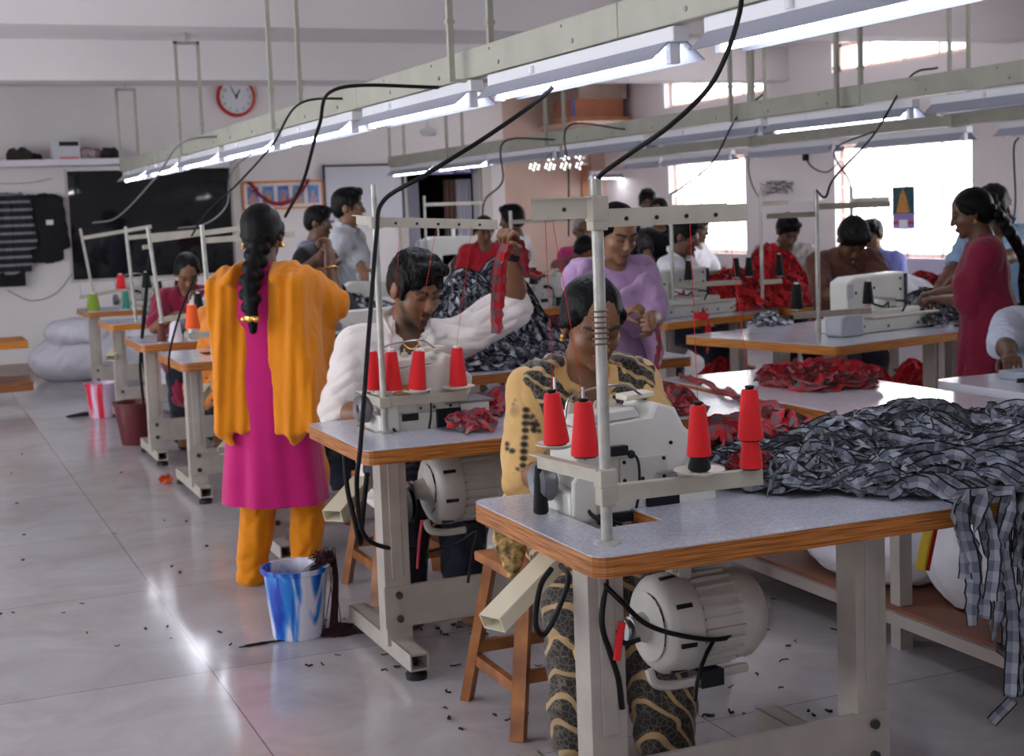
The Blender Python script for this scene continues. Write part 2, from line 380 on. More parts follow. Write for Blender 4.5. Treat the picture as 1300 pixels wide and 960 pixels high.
        E((0, -.088, -.058), (.022, .009, .0052), k=.005, col=1); E((0, -.087, -.0675), (.018, .009, .0062), k=.004, col=1)
        S.pell(p(0, -.094, -.058), A((.023, .010, .0058))*h, 1, R=R, soft=.4); S.pell(p(0, -.093, -.068), A((.019, .010, .0064))*h, 1, R=R, soft=.4)
        S.pcap(p(-.020, -.095, -.0625), p(.020, -.095, -.0625), .0026*h, 3, soft=.6)
        if beard:
            S.pell(p(0, -.055, -.105), A((.060, .07, .040))*h, 5, R=R, soft=.6)
            for x in (-1, 1):
                S.pcap(p(x*.060, -.02, -.02), p(x*.046, -.045, -.085), .014*h, 5, soft=.6); S.pcap(p(x*.003, -.100, -.046), p(x*.026, -.090, -.055), .0055*h, 3, soft=.5)
                S.pcap(p(x*.026, -.090, -.055), p(x*.030, -.078, -.085), .006*h, 5, soft=.5)
            S.pell(p(0, -.094, -.0665), A((.016, .010, .005))*h, 1, R=R, soft=.3); S.pell(p(0, -.086, -.088), A((.016, .014, .012))*h, 5, R=R, soft=.5)
        S.cap(s.N-s.R@A((0, -.005, .04)), p(0, .012, -.045), .051*q*m, .050*q*m, k=.02)
        s.torso(S)
        for a, e, w, pl, hd in ((s.SL, s.EL, s.WL, lpalm, 1), (s.SR, s.ER, s.WR, rpalm, -1)):
            f = q*(1 if s.female else 1.12)
            S.cap(a, e, .047*f, .036*f, k=.03); S.cap(e, e+(w-e)*.35, .037*f, .036*f, k=.015); S.cap(e+(w-e)*.35, w, .036*f, .0235*f, k=.02)
            s.hand(S, e, w, pl, curl, hd)
        if s.legs:
            for a, b, c in ((s.hipL, s.KL, s.AL), (s.hipR, s.KR, s.AR)):
                S.cap(a, b, .082*q, .055*q, k=.05); S.cap(b, b+(c-b)*.35, .054*q, .054*q, k=.02); S.cap(b+(c-b)*.35, c, .054*q, .036*q, k=.02)
                S.ecap(c+A((0, .015, -.03))*q, c+A((0, -.13, -.052))*q, A((1, 0, 0)), (.034*q, .040*q), (.044*q, .02*q), k=.02)
        c = s.skinc; dk = (.012, .008, .007, 1)
        lp = (c[0]*.80+.03, c[1]*.55+.005, c[2]*.6+.01, 1) if s.female else (c[0]*.72, c[1]*.60, c[2]*.65, 1)
        cols = [c, lp, (.26, .22, .20, 1), dk, (c[0]*.62, c[1]*.58, c[2]*.6, 1), (c[0]*.16+.005, c[1]*.2+.004, c[2]*.25+.004, 1)]
        s.bodyo = S.build('body', M_skin, s.root, s.res, cols)
    # ------------------------------------------------ hair
    def hair(s, style='bun', m=None, name='hair'):
        S = Sdf(); R = s.HR; p = s.hp_; h = s.hs; E = lambda c, r, **k: S.ell(p(*c), A(r)*h, R=R, **k)
        if style in ('bun', 'braid', 'back'):
            E((0, .020, .034), (.080, .094, .084)); E((0, .050, -.02), (.066, .058, .062), k=.03)
            E((0, -.112, -.030), (.075, .070, .092), k=.008, sub=True); E((0, -.085, -.09), (.10, .06, .09), k=.01, sub=True)
            for x in (-1, 1): S.cap(p(x*.066, -.035, .035), p(x*.074, .005, -.004), .013*h, .016*h, k=.015)
            S.cap(p(0, -.075, .118), p(0, .02, .135), .0035*h, k=.004, sub=True)
            if style == 'bun': E((0, .105, -.045), (.045, .035, .042), k=.015)
        elif style == 'short':
            E((0, .014, .042), (.082, .098, .086)); E((0, .045, -.01), (.072, .064, .06), k=.03)
            E((0, -.122, -.020), (.080, .072, .086), k=.008, sub=True); E((0, -.03, -.11), (.12, .10, .08), k=.01, sub=True)
            for x in (-1, 1): E((x*.078, .004, -.032), (.016, .030, .040), k=.008, sub=True); S.cap(p(x*.070, -.036, .03), p(x*.068, -.034, -.018), .008*h, .006*h, k=.01)
            for x, z, y in ((-.035, .105, -.06), (0, .112, -.068), (.038, .10, -.058), (.02, .12, -.03), (-.03, .12, -.02)): E((x, y, z-.012), (.03, .028, .022), k=.012)
        S.disp = wrinkle(.0035*h if style == 'short' else .0012*h, 60, 3)
        o = S.build(name, m or M_hair, s.root, max(s.res, .004)); s.hairo = o; return o
    def braid(s, pts, r0=.034, r1=.022, tie=True, tuft=.09, gold=False):
        S = Sdf(); P = spline(pts, 12); L = [0]
        for i in range(1, len(P)): L.append(L[-1]+(P[i]-P[i-1]).length)
        n = int(L[-1]/.027); 
        def at(d):
            for i in range(1, len(P)):
                if L[i] >= d: return P[i-1].lerp(P[i], (d-L[i-1])/(L[i]-L[i-1]+1e-9)), (P[i]-P[i-1]).normalized()
            return P[-1], (P[-1]-P[-2]).normalized()
        side = Vector(s.R@A((1, 0, 0)))
        for i in range(n):
            c, t = at(i*L[-1]/n); sd = (side-t*side.dot(t)).normalized(); f = i/n; r = (r0*(1-f)+r1*f)*s.s
            w = sd.cross(t); sg = 1 if i % 2 else -1
            S.cap(c+sd*r*.62*sg-t*.016, c-sd*r*.35*sg+t*.020, r*.72, r*.5, k=.006); S.cap(c-t*.02, c+t*.02, r*.72, k=.008)
        e, t = at(L[-1])
        S.cap(e, e+t*tuft*s.s, r1*.75*s.s, r1*.5*s.s, k=.006)
        o = S.build('braid', M_hair, s.root, max(s.res, .004))
        if tie:
            mb = MB()
            for k in (-1, 0, 1): mb.sphere(e+side*.026*k+t*.004-Vector(s.R@A((0, -.018, 0))), .014, 10, 8)
            mb.lathe([(r1*1.0*s.s, -.008), (r1*1.05*s.s, 0), (r1*1.0*s.s, .008)], e, 16)
            tag(mb.build('hair_clip', M_gold if gold else mat('beadclip', rgb(220, 190, 70), rough=.4), o), label='golden hair clip' if gold else None)
        return o
    def earrings(s, r=.011):
        for x in (-1, 1):
            mb = MB(); c = s.hp_(x*.076, .004, -.040); mb.sphere(c, r*.7, 10, 8); mb.lathe([(r*.4, .0), (r, -r*.9), (r*.9, -r*1.3), (.001, -r*1.4)], c, 12); mb.build('earring', M_gold, s.root)
    # ------------------------------------------------ clothing
    def top(s, m, name='shirt', f=.014, slv=.6, slr=1.25, neck='round', hem=None, collar=None, skirt=None, disp=None, cols=None, drape=0, painter=None, button=False):
        S = Sdf(); q = s.s; s.torso(S, f, k=.045)
        # slv: 0..1 upper arm, 1..2 forearm
        for a, e, w in ((s.SL, s.EL, s.WL), (s.SR, s.ER, s.WR)):
            fm = 1 if s.female else 1.12; u = min(slv, 1); b = a+(e-a)*u; r0 = .050*q*fm+f; r1 = (.050-.010*u)*q*fm*slr+f*.6
            S.cap(a, b, r0, r1, k=.03)
            if slv > 1: c = e+(w-e)*(slv-1); S.cap(b, c, r1, .034*q*slr+f*.5, k=.015)
            if drape: S.ecap(a+(b-a)*.4, b+A((0, 0, -drape)), s.R@A((1, 0, 0)), (r0, r0*.6), (r1, r1*.5), k=.03)
        if skirt == 'seat':
            for a, b in ((s.hipL, s.KL), (s.hipR, s.KR)): S.cap(a, b, .10*q, .078*q, k=.05); S.cap(b, b+(A((b[0], b[1]-.02, .35))-b), .08*q, .075*q, k=.05)
        elif skirt: # standing hem height, half width, half depth
            hz, wx, wy = skirt; hp = s.P; S.ecap(hp+A((0, 0, .02)), A((hp[0], hp[1], hz+min(wx, wy)*.0)), A((1, 0, 0)), (.165*q+f, .125*q+f), (wx, wy), k=.05)
        elif hem is not None:
            S.ecap(s.T(0, 0, .02), s.T(0, 0, -hem), s.R@A((1, 0, 0)), (.16*q+f, .12*q+f), (.168*q+f, .128*q+f), k=.04)
        if neck: # opening that lets the skin show
            n0 = s.N
            if neck == 'round': S.ell(n0+s.R@(A((0, -.040, .012))*q), A((.062, .075, .050))*q, R=s.R, k=.006, sub=True)
            if neck == 'v':
                S.ell(n0+s.R@(A((0, -.045, .015))*q), A((.060, .070, .055))*q, R=s.R, k=.006, sub=True); S.ell(n0+s.R@(A((0, -.105, -.075))*q), A((.040, .075, .10))*q, R=s.R, k=.01, sub=True)
            S.ell(n0+s.R@(A((0, .005, .050))*q), A((.058, .060, .050))*q, R=s.R, k=.006, sub=True)
        S.disp = disp or wrinkle(.006*q, 16, len(s.label))
        if painter: painter(S)
        hz = skirt[0] if (skirt and skirt != 'seat') else None
        o = S.build(name, m, s.root, s.res, cols, cut=(None if hz is None else (lambda V: V[:, 2] > hz)))
        if hz is not None: sm = o.modifiers.new('thickness', 'SOLIDIFY'); sm.thickness = .004
        if collar:
            C = Sdf(); n0 = s.N; Rr = s.R; tt = lambda x, y, z: n0+Rr@(A((x*1.22, y*1.22-.006, z*1.1+.012))*q)
            for x in (-1, 1):
                C.ecap(tt(x*.012, .066, .050), tt(x*.066, .02, .030), Rr@A((0, 0, 1)), (.020, .006), (.022, .006), k=.008); C.ecap(tt(x*.066, .02, .030), tt(x*.052, -.052, -.012), Rr@A((.6*x, 0, 1)), (.022, .006), (.026, .006), k=.008)
                C.ecap(tt(x*.052, -.052, -.012), tt(x*.060, -.084, -.060), Rr@A((x, 0, .4)), (.028, .006), (.016, .005), k=.008)
            C.disp = wrinkle(.0015, 25, 5)
            cc = C.build('collar', m, o, min(s.res, .005), cols)
        if button:
            B = MB()
            for i in range(5): c = s.T(.004, -.118-f*.8, .30-i*.075); B.lathe([(.0055, 0), (.0055, -.003), (.001, -.004)], c, 10, 'y')
            B.build('buttons', mat('button', rgb(225, 220, 205), rough=.3), o)
        return o
    def trousers(s, m, f=.016, flare=1.3, name='trousers', low=0.06):
        S = Sdf(); q = s.s
        if name != 'salwar': S.ecap(s.T(0, 0, -.05), s.T(0, 0, .08), s.R@A((1, 0, 0)), (.155*q+f, .115*q+f), (.14*q+f, .10*q+f), k=.04)
        for a, b, c in ((s.hipL, s.KL, s.AL), (s.hipR, s.KR, s.AR)):
            if name == 'salwar': a = a+(b-a)*.35
            S.cap(a, b, .070*q+f, .060*q*flare+f, k=.05); S.cap(b, c+A((0, 0, low-.05)), .060*q*flare+f, .042*q*flare+f, k=.03)
        S.disp = wrinkle(.006, 18, 9)
        return S.build(name, m, s.root, max(s.res, .006))
    def draped(s, m, parts, name='dupatta', disp=None, res=None, cols=None, painter=None, k=.02):
        S = Sdf()
        for pr in parts:
            if pr[0] == 'f': S.ecap(*pr[1:], k=k)
            elif pr[0] == 's': S.ell(*pr[1:3], k=.008, sub=True)
            else: S.cap(*pr[1:], k=k)
        S.disp = disp or wrinkle(.006, 22, 4)
        if painter: painter(S)
        return S.build(name, m, s.root, res or s.res, cols)
# ---------------------------------------------------------------- room
WALL = rgb(232, 226, 226)
M_wall = mat('wall_paint', WALL, rough=.75, var=.07, vscale=1.3, bump=.08, bscale=30)
M_ceil = mat('ceiling_paint', rgb(234, 228, 230), rough=.8, var=.04, vscale=1.0)
M_pink = mat('pink_wall_paint', rgb(206, 176, 162), rough=.75, var=.12, vscale=2.2)
M_frame = mat('frame_paint', rgb(196, 188, 184), rough=.5)
# polished marble floor
M_floor = mat('marble_floor', rgb(180, 176, 180), rough=.13); N, L, B = nodes(M_floor)
tc = N.new('ShaderNodeTexCoord'); br = N.new('ShaderNodeTexBrick'); mp = N.new('ShaderNodeMapping'); mp.inputs['Location'].default_value = (-.87, .06, 0); L.new(tc.outputs['Object'], mp.inputs['Vector']); L.new(mp.outputs['Vector'], br.inputs['Vector'])
br.offset = 0; br.inputs['Scale'].default_value = 1; br.inputs['Mortar Size'].default_value = .0028; br.inputs['Brick Width'].default_value = 1.2; br.inputs['Row Height'].default_value = 1.2; br.inputs['Mortar Smooth'].default_value = .1
br.inputs['Color1'].default_value = rgb(190, 186, 190); br.inputs['Color2'].default_value = rgb(180, 177, 182); br.inputs['Mortar'].default_value = rgb(140, 134, 136)
nz = N.new('ShaderNodeTexNoise'); nz.inputs['Scale'].default_value = 2.2; nz.inputs['Detail'].default_value = 8; nz.inputs['Roughness'].default_value = .65; nz.inputs['Distortion'].default_value = 1.2; L.new(tc.outputs['Object'], nz.inputs['Vector'])
cr_ = N.new('ShaderNodeValToRGB'); cr_.color_ramp.elements[0].position = .32; cr_.color_ramp.elements[0].color = rgb(222, 216, 214); cr_.color_ramp.elements[1].position = .66; cr_.color_ramp.elements[1].color = rgb(250, 250, 252)
L.new(nz.outputs['Fac'], cr_.inputs[0]); mx = N.new('ShaderNodeMix'); mx.data_type = 'RGBA'; mx.blend_type = 'MULTIPLY'; mx.inputs[0].default_value = .85
L.new(br.outputs['Color'], mx.inputs[6]); L.new(cr_.outputs[0], mx.inputs[7]); L.new(mx.outputs[2], B.inputs['Base Color'])
n3 = N.new('ShaderNodeTexNoise'); n3.inputs['Scale'].default_value = 1.6; n3.inputs['Detail'].default_value = 5; L.new(tc.outputs['Object'], n3.inputs['Vector'])
mr = N.new('ShaderNodeMapRange'); mr.inputs['To Min'].default_value = .05; mr.inputs['To Max'].default_value = .24; L.new(n3.outputs['Fac'], mr.inputs['Value']); L.new(mr.outputs[0], B.inputs['Roughness'])
bp = N.new('ShaderNodeBump'); bp.inputs['Strength'].default_value = .05; bp.inputs['Distance'].default_value = .02; n4 = N.new('ShaderNodeTexNoise'); n4.inputs['Scale'].default_value = 5; L.new(tc.outputs['Object'], n4.inputs['Vector']); L.new(n4.outputs['Fac'], bp.inputs['Height']); L.new(bp.outputs[0], B.inputs['Normal'])
XW, YB, ZC = 8.0, 15.8, 2.95
XL, YN = -4.0, -3.0
struct('floor', MB().box2((XL-.2, YN-.2, -.15), (XW+.2, YB+.2, 0)).box2((3.9, YB+.2, -.15), (6.9, YB+2.4, 0)), M_floor, smooth=False)
struct('ceiling', MB().box2((XL-.2, YN-.2, ZC), (XW+.2, YB+.2, ZC+.2)).box2((3.9, YB+.2, ZC), (6.9, YB+2.4, ZC+.2)), M_ceil, smooth=False)
# ceiling beams running across the room
for i, (y, zb) in enumerate(((1.2, 2.66), (8.55, 2.63), (11.85, 2.635))):
    struct('trim_%d' % (i+1), MB().box2((XL, y, zb), (XW, y+.28, ZC)), M_ceil, smooth=False)
# back wall with a dark window opening and a doorway
def wall_with_holes(u0, u1, v0, v1, holes):   # rectangles of wall left around rectangular holes
    us = sorted({u0, u1, *[h[0] for h in holes], *[h[1] for h in holes]}); vs = sorted({v0, v1, *[h[2] for h in holes], *[h[3] for h in holes]}); out = []
    for a, b in zip(us, us[1:]):
        for c, d in zip(vs, vs[1:]):
            if not any(h[0] <= (a+b)/2 <= h[1] and h[2] <= (c+d)/2 <= h[3] for h in holes): out.append((a, b, c, d))
    return out
dk = (1.69, 3.41, .93, 2.07); dr = (5.43, 6.33, 0, 2.06); vt = (6.98, 7.80, 1.94, 2.17)
mb = MB()
for a, b, c, d in wall_with_holes(XL, 6.66, 0, ZC, [dk, dr]): mb.box2((a, YB, c), (b, YB+.2, d))
struct('wall_back', mb, M_wall, smooth=False)
# the right end of the back wall is painted dull pink and has a pierced vent
mb = MB()
for a, b, c, d in wall_with_holes(6.66, XW, 0, ZC, [vt]): mb.box2((a, YB, c), (b, YB+.2, d))
struct('wall_vent_side', mb, M_pink, smooth=False)
struct('trim_4', MB().box2((6.35, YB-.06, 0), (6.47, YB, 2.1)).box2((5.33, YB-.03, 0), (5.43, YB, 2.1)), M_frame, smooth=False, bevel=.004)
struct('trim_5', MB().box2((3.41, YB-.05, 0), (3.5, YB, 2.3)), M_frame, smooth=False, bevel=.004)
struct('trim_6', MB().box2((XW-.34, YB-.04, 0), (XW-.26, YB, 2.0)), mat('wood_frame', rgb(168, 112, 78), rough=.5), smooth=False)
M_glassd = mat('dark_glass', (.010, .011, .014, 1), rough=.04, spec=.6)
win = tag(MB().box2((dk[0], YB+.05, dk[2]), (dk[1], YB+.07, dk[3])).build('window_1', M_glassd, world=True, smooth=False), kind='structure')
fr = MB(); fr.box2((dk[0], YB-.01, dk[2]-.03), (dk[1], YB+.05, dk[2]))
fr.box2((dk[0]-.03, YB-.01, dk[2]-.03), (dk[0], YB+.05, dk[3]+.02)); fr.build('window_frame', M_frame, win, smooth=False)
# loft shelf at the left
struct('trim_7', MB().box2((XL, YB-.45, 2.115), (2.32, YB, 2.18)), mat('loft_paint', rgb(232, 226, 234), rough=.6), smooth=False, bevel=.004)
# room beyond the doorway
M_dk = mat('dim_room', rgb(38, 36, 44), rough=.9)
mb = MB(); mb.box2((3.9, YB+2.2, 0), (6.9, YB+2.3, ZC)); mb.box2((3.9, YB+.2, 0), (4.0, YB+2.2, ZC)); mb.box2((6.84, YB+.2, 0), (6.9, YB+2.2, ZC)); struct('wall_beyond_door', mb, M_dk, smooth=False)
M_curt = mat('curtain', rgb(214, 214, 228), rough=.8); M_curt2 = mat('curtain_brown', rgb(112, 84, 74), rough=.8)
def curtain(x0, x1, m, label, y=YB+.75, z0=.1, z1=1.98, n=7, amp=.025):
    mb = MB(); K = 60; vs = []
    for i in range(K+1):
        x = x0+(x1-x0)*i/K; yy = y+amp*sin(i/K*n*2*pi); vs += [(x, yy, z0), (x, yy+.0, z1)]
    mb.add(vs, [(2*i, 2*i+2, 2*i+3, 2*i+1) for i in range(K)]); o = mb.build('curtain', m); s = o.modifiers.new('t', 'SOLIDIFY'); s.thickness = .006
    tag(o, label, 'curtain')
curtain(5.46, 5.66, M_curt, 'pale grey striped curtain at the left side of the doorway', YB+.24, z1=1.86)
curtain(6.14, 6.32, M_curt, 'pale grey curtain at the right side of the doorway', YB+.24, z1=1.88, n=4)
curtain(5.98, 6.13, M_curt2, 'brown curtain beside the dark gap in the doorway', YB+.26, z1=1.88, n=3)
# sign over the door
sg = thing('door_sign', 'blue sign reading HALL above the dark doorway', 'sign', aty(565, 221, YB-.07))
MB().box2((-.30, 0, 0), (.10, .02, .085)).build('pale_half', mat('signpale', rgb(150, 148, 196), rough=.5), sg, smooth=False)
MB().box2((.10, 0, 0), (.36, .02, .085)).build('blue_half', mat('signblue', rgb(44, 40, 120), rough=.5), sg, smooth=False)
def text(s, name, parent, loc, size, m, rot=(pi/2, 0, 0), ext=.001, align='CENTER'):
    return text_mesh(s, name, parent, loc, size, m, rot, ext, align)
def text_mesh(s, name, parent, loc, size, m, rot, ext, align):
    c = bpy.data.curves.new(name, 'FONT'); c.body = s; c.size = size; c.extrude = ext; c.align_x = align; c.align_y = 'CENTER'; c.resolution_u = 2; c.materials.append(m)
    tmp = bpy.data.objects.new(name, c); COL.objects.link(tmp); bpy.context.view_layer.update()
    me = bpy.data.meshes.new_from_object(tmp.evaluated_get(bpy.context.evaluated_depsgraph_get())); bpy.data.objects.remove(tmp); bpy.data.curves.remove(c)
    o = bpy.data.objects.new(name, me); COL.objects.link(o); o.location = loc; o.rotation_euler = rot
    if parent: o.parent = parent
    return o
M_white = mat('white_paint', rgb(232, 232, 236), rough=.4)
text('HALL', 'lettering', sg, (.23, -.003, .042), .075, M_white)
# vent blocks
vb = MB(); M_vent = mat('vent_block', rgb(200, 180, 172), rough=.8)
nx, nz_ = 4, 2; cw = (vt[1]-vt[0])/nx; chh = (vt[3]-vt[2])/nz_
for i in range(nx):
    for j in range(nz_):
        cx = vt[0]+cw*(i+.5); cz = vt[2]+chh*(j+.5); poly = [(cx-cw/2, cz-chh/2), (cx+cw/2, cz-chh/2), (cx+cw/2, cz+chh/2), (cx-cw/2, cz+chh/2)]
        hs = []
        for k in range(6):
            a = 2*pi*k/6+.3; hs.append([(cx+cw*.30*cos(a)+cw*.13*cos(t), cz+chh*.30*sin(a)+chh*.15*sin(t)) for t in [2*pi*q/6 for q in range(6)]])
        hs.append([(cx+cw*.12*cos(t), cz+chh*.12*sin(t)) for t in [2*pi*q/6 for q in range(6)]])
        vb.prism(poly, YB+.04, YB+.10, 'xz', hs)
tag(vb.build('window_2', M_vent, world=True, smooth=False), kind='structure')
# right wall with windows
W1 = (9.29, 11.14, .955, 1.97); W2 = (12.67, 14.25, .955, 1.97); H1 = (9.31, 11.16, 2.635, 2.90); H2 = (12.3, 14.3, 2.56, 2.86); W0 = (5.4, 7.4, .955, 1.97)
mb = MB()
for a, b, c, d in wall_with_holes(YN, YB+.2, 0, ZC, [W1, W2, H1, H2, W0]): mb.box2((XW, a, c), (XW+.2, b, d))
struct('wall_right', mb, mat('wall_paint_r', rgb(236, 228, 230), rough=.75, var=.06, vscale=1.3), smooth=False)
M_bar = mat('grill_paint', rgb(250, 222, 208), rough=.4)  # pinkish bar paint, lightened so its colour carries the backlit window glare
def window(n, w, vb_, hb, scroll=True):
    y0, y1, z0, z1 = w; mb = MB(); x = XW+.08
    mb.box2((x, y0, z0), (x+.04, y0+.04, z1)); mb.box2((x, y1-.04, z0), (x+.04, y1, z1)); mb.box2((x, y0, z0), (x+.04, y1, z0+.035)); mb.box2((x, y0, z1-.035), (x+.04, y1, z1))
    for i in range(1, vb_): yy = y0+(y1-y0)*i/vb_; mb.box2((x, yy-.010, z0), (x+.035, yy+.010, z1))
    o = tag(mb.build('window_%d' % n, M_bar, world=True, smooth=False), kind='structure')
    g = MB(); k = int((y1-y0)/.10)
    for i in range(1, k): yy = y0+(y1-y0)*i/k; g.cyl((x-.03, yy, z0), (x-.03, yy, z1), .003, n=6)
    for j in range(1, hb): zz = z0+(z1-z0)*j/hb; g.box2((x-.035, y0, zz-.004), (x-.022, y1, zz+.004))
    if scroll:
        for i in range(k):
            for zz in (z0+(z1-z0)*(j+.5)/hb for j in range(hb)): g.sphere((x-.03, y0+(y1-y0)*(i+.5)/k, zz), .013, 6, 4)
    g.build('grille', M_bar, o, smooth=False); return o
window(3, W1, 4, 4); window(4, W2, 3, 4); window(5, H1, 4, 1, False); window(6, H2, 4, 1, False); window(7, W0, 4, 4)
# near and left walls stand behind the camera, with wide openings for daylight
mb = MB()
for a, b, c, d in wall_with_holes(YN, YB+.2, 0, ZC, [(3.2, 7.4, .7, 2.6), (8.3, 11.2, .7, 2.6)]): mb.box2((XL-.2, a, c), (XL, b, d))
struct('wall_left', mb, M_wall, smooth=False)
mb = MB()
for a, b, c, d in wall_with_holes(XL, XW, 0, ZC, [(-3.7, -1.2, .9, 2.4)]): mb.box2((a, YN-.2, c), (b, YN, d))
struct('wall_near', mb, M_wall, smooth=False)
struct('baseboard_back', MB().box2((XL, YB-.015, 0), (5.33, YB, .09)), mat('base_paint', rgb(168, 150, 142), rough=.5), smooth=False)
# ------------------------------------------------ wall things
ck = thing('wall_clock', 'round white wall clock with a thick red rim high on the back wall', 'clock', (3.51, YB-.03, 2.83))
MB().lathe([(.19, .03), (.215, 0), (.21, -.03), (.185, -.035), (.180, -.02)], n=48, axis='y', cap=False).build('rim', mat('red_plastic', rgb(196, 52, 36), rough=.3), ck)
MB().lathe([(.001, -.012), (.182, -.012), (.182, 0)], n=48, axis='y').build('dial', mat('dial', rgb(222, 224, 230), rough=.4), ck)
M_blk = mat('black_plastic', (.008, .008, .009, 1), rough=.45, spec=.2)
for i in range(12):
    a = pi/2-i*pi/6; text(str(12 if i == 0 else i), 'numeral', ck, (.148*cos(a), -.016, .148*sin(a)), .042, M_blk)
for ang, l, w in ((radians(62), .085, .012), (radians(118), .13, .008)): MB().bar((-.02*cos(ang), -.02, -.02*sin(ang)), (l*cos(ang), -.02, l*sin(ang)), w, .003, (0, 1, 0)).build('hand', M_blk, ck)
# framed row of five devotional prints with garland
pf = thing('framed_prints', 'long orange framed row of five small bright prints on the back wall', 'picture frame', (3.98, YB-.02, 1.60))
fw, fh = .92, .31
mb = MB(); mb.box2((-fw/2, -.02, 0), (fw/2, 0, .018)); mb.box2((-fw/2, -.02, fh-.018), (fw/2, 0, fh)); mb.box2((-fw/2, -.02, 0), (-fw/2+.018, 0, fh)); mb.box2((fw/2-.018, -.02, 0), (fw/2, 0, fh))
mb.build('frame', mat('orange_frame', rgb(222, 128, 52), rough=.4), pf, smooth=False)
MB().box2((-fw/2, -.008, 0), (fw/2, -.002, fh)).build('mount', mat('mount', rgb(226, 214, 210), rough=.5), pf, smooth=False)
pc = [(140, 150, 190), (100, 140, 200), (110, 120, 190), (130, 165, 205), (110, 160, 215)]; fc = [(200, 150, 140), (210, 165, 110), (205, 145, 125), (215, 170, 140), (205, 160, 175)]
for i in range(5):
    x = -fw/2+.045+i*.170; p = MB().box2((x+.012, -.012, .055), (x+.138, -.008, fh-.055)).build('print', mat('print%d' % i, rgb(*pc[i]), rough=.4, var=.5, vscale=30), pf, smooth=False)
    q = MB(); cx = x+.075
    q.lathe([(.046, -.0125), (.046, -.0135), (.033, -.0136), (.033, -.0125)], (cx, 0, .165), 20, 'y', cap=False); q.build('arch', mat('arch%d' % i, rgb(*pc[(i+2) % 5]), rough=.4), p)
    q = MB(); q.prism([(cx-.045, .06), (cx+.045, .06), (cx+.028, .12), (cx+.018, .175), (cx, .20), (cx-.018, .175), (cx-.028, .12)], -.0150, -.0125, 'xz'); q.build('seated_figure', mat('figp%d' % i, rgb(*fc[i]), rough=.5, var=.5, vscale=60), p)
mb = MB(); rs = random.Random(3)
for i in range(90):
    t = i/89; x = 3.60+.66*t; z = 1.90-.245*(1-(2*t-1)**2)
    for k in range(3): mb.sphere((x+rs.uniform(-.012, .012), YB-.055+rs.uniform(-.012, .012), z+rs.uniform(-.015, .015)), .013, 6, 4)
tag(mb.build('garland', mat('garland', rgb(168, 46, 70), rough=.8, var=.4, vscale=60)), 'dark pink flower garland looped over the framed prints', 'garland')
wb = thing('whiteboard', 'wide whiteboard with dark frame on the back wall', 'whiteboard', (4.93, YB-.02, 1.44))
MB().box2((-.47, -.012, 0), (.44, 0, .62)).build('board', mat('wbd', rgb(208, 208, 218), rough=.25), wb, smooth=False)
mb = MB(); mb.box2((-.49, -.025, -.012), (.46, 0, .01)); mb.box2((-.49, -.025, .61), (.46, 0, .632)); mb.box2((-.49, -.025, 0), (-.468, 0, .62)); mb.box2((.438, -.025, 0), (.46, 0, .62)); mb.build('frame', mat('dkframe', rgb(44, 46, 56), rough=.4), wb, smooth=False)
# loft things
def cl(name, label, cat, px, py, w, h, d, m, seed=0):
    p = aty(px, py, YB-.28); S = Sdf(); rs = random.Random(seed)
    for i in range(7): S.ell((p.x+rs.uniform(-w, w)*.7, p.y+rs.uniform(-d, d)*.5, 2.18+h*rs.uniform(.25, .5)), (w*.5, d*.5, h*.5), k=.02)
    S.disp = wrinkle(.012, 22, seed); return tag(S.build(name, m, None, .012, cut=lambda V: V[:, 2] > 2.178), label, cat)
cl('cloth_bundle', 'dark crumpled bundle at the left end of the loft shelf', 'bundle', 24, 188, .11, .13, .16, mat('dkcloth', rgb(52, 46, 42), rough=.9), 1)
cl('cloth_bundle', 'small black rag between the dark bundle and the white box on the loft shelf', 'bundle', 42, 190, .07, .08, .1, mat('blkcloth', rgb(22, 22, 26), rough=.9), 2)
cl('cloth_bundle', 'faded pink cloth heap on the loft shelf right of the white box', 'bundle', 114, 188, .11, .12, .16, mat('pkcloth', rgb(168, 148, 152), rough=.9), 3)
cl('cloth_bundle', 'black cloth heap at the right end of the loft shelf', 'bundle', 138, 186, .09, .12, .14, M_dk, 4)
bx = thing('white_box', 'white carton with dark label and red stripe on the loft shelf', 'box', (aty(83, 190, YB-.25).x, YB-.25, 2.18))
MB().box2((-.135, -.1, 0), (.135, .1, .20)).build('carton', mat('carton_white', rgb(214, 214, 222), rough=.6), bx, smooth=False, bevel=.003)
MB().box2((-.07, -.102, .135), (.12, -.099, .18)).build('dark_label', M_dk, bx, smooth=False); MB().box2((-.07, -.102, .005), (.12, -.099, .025)).build('red_stripe', mat('pinkred', rgb(224, 110, 104), rough=.5), bx, smooth=False)
# two garments hung on the back wall
def garment(label, x, z, w, h, cols, striped, y=YB-.07, sleeve=.5):
    g = thing('hanging_shirt', label, 'shirt', (x, y, z-h)); S = Sdf()
    S.ecap((0, 0, .04), (0, 0, h-.10), A((1, 0, 0)), (w*.50, .035), (w*.42, .035), k=.03); S.ecap((-w*.36, 0, h-.07), (w*.36, 0, h-.07), A((0, 0, 1)), (.05, .03), (.05, .03), k=.03)
    S.disp = folds(.006, 7); 
    c = Sdf(); c.p = S.p; c.disp = wrinkle(.010, 14, 3)
    b = c.build('torso', cols, g, .012)
    for sx in (-1, 1):
        s2 = Sdf(); s2.ecap((sx*w*.40, 0, h-.08), (sx*w*.56, -.01, h-.08-sleeve), A((1, 0, 0)), (.065, .03), (.05, .025), k=.02); s2.disp = wrinkle(.008, 18, 5); s2.build('sleeve', cols, g, .012)
    return g
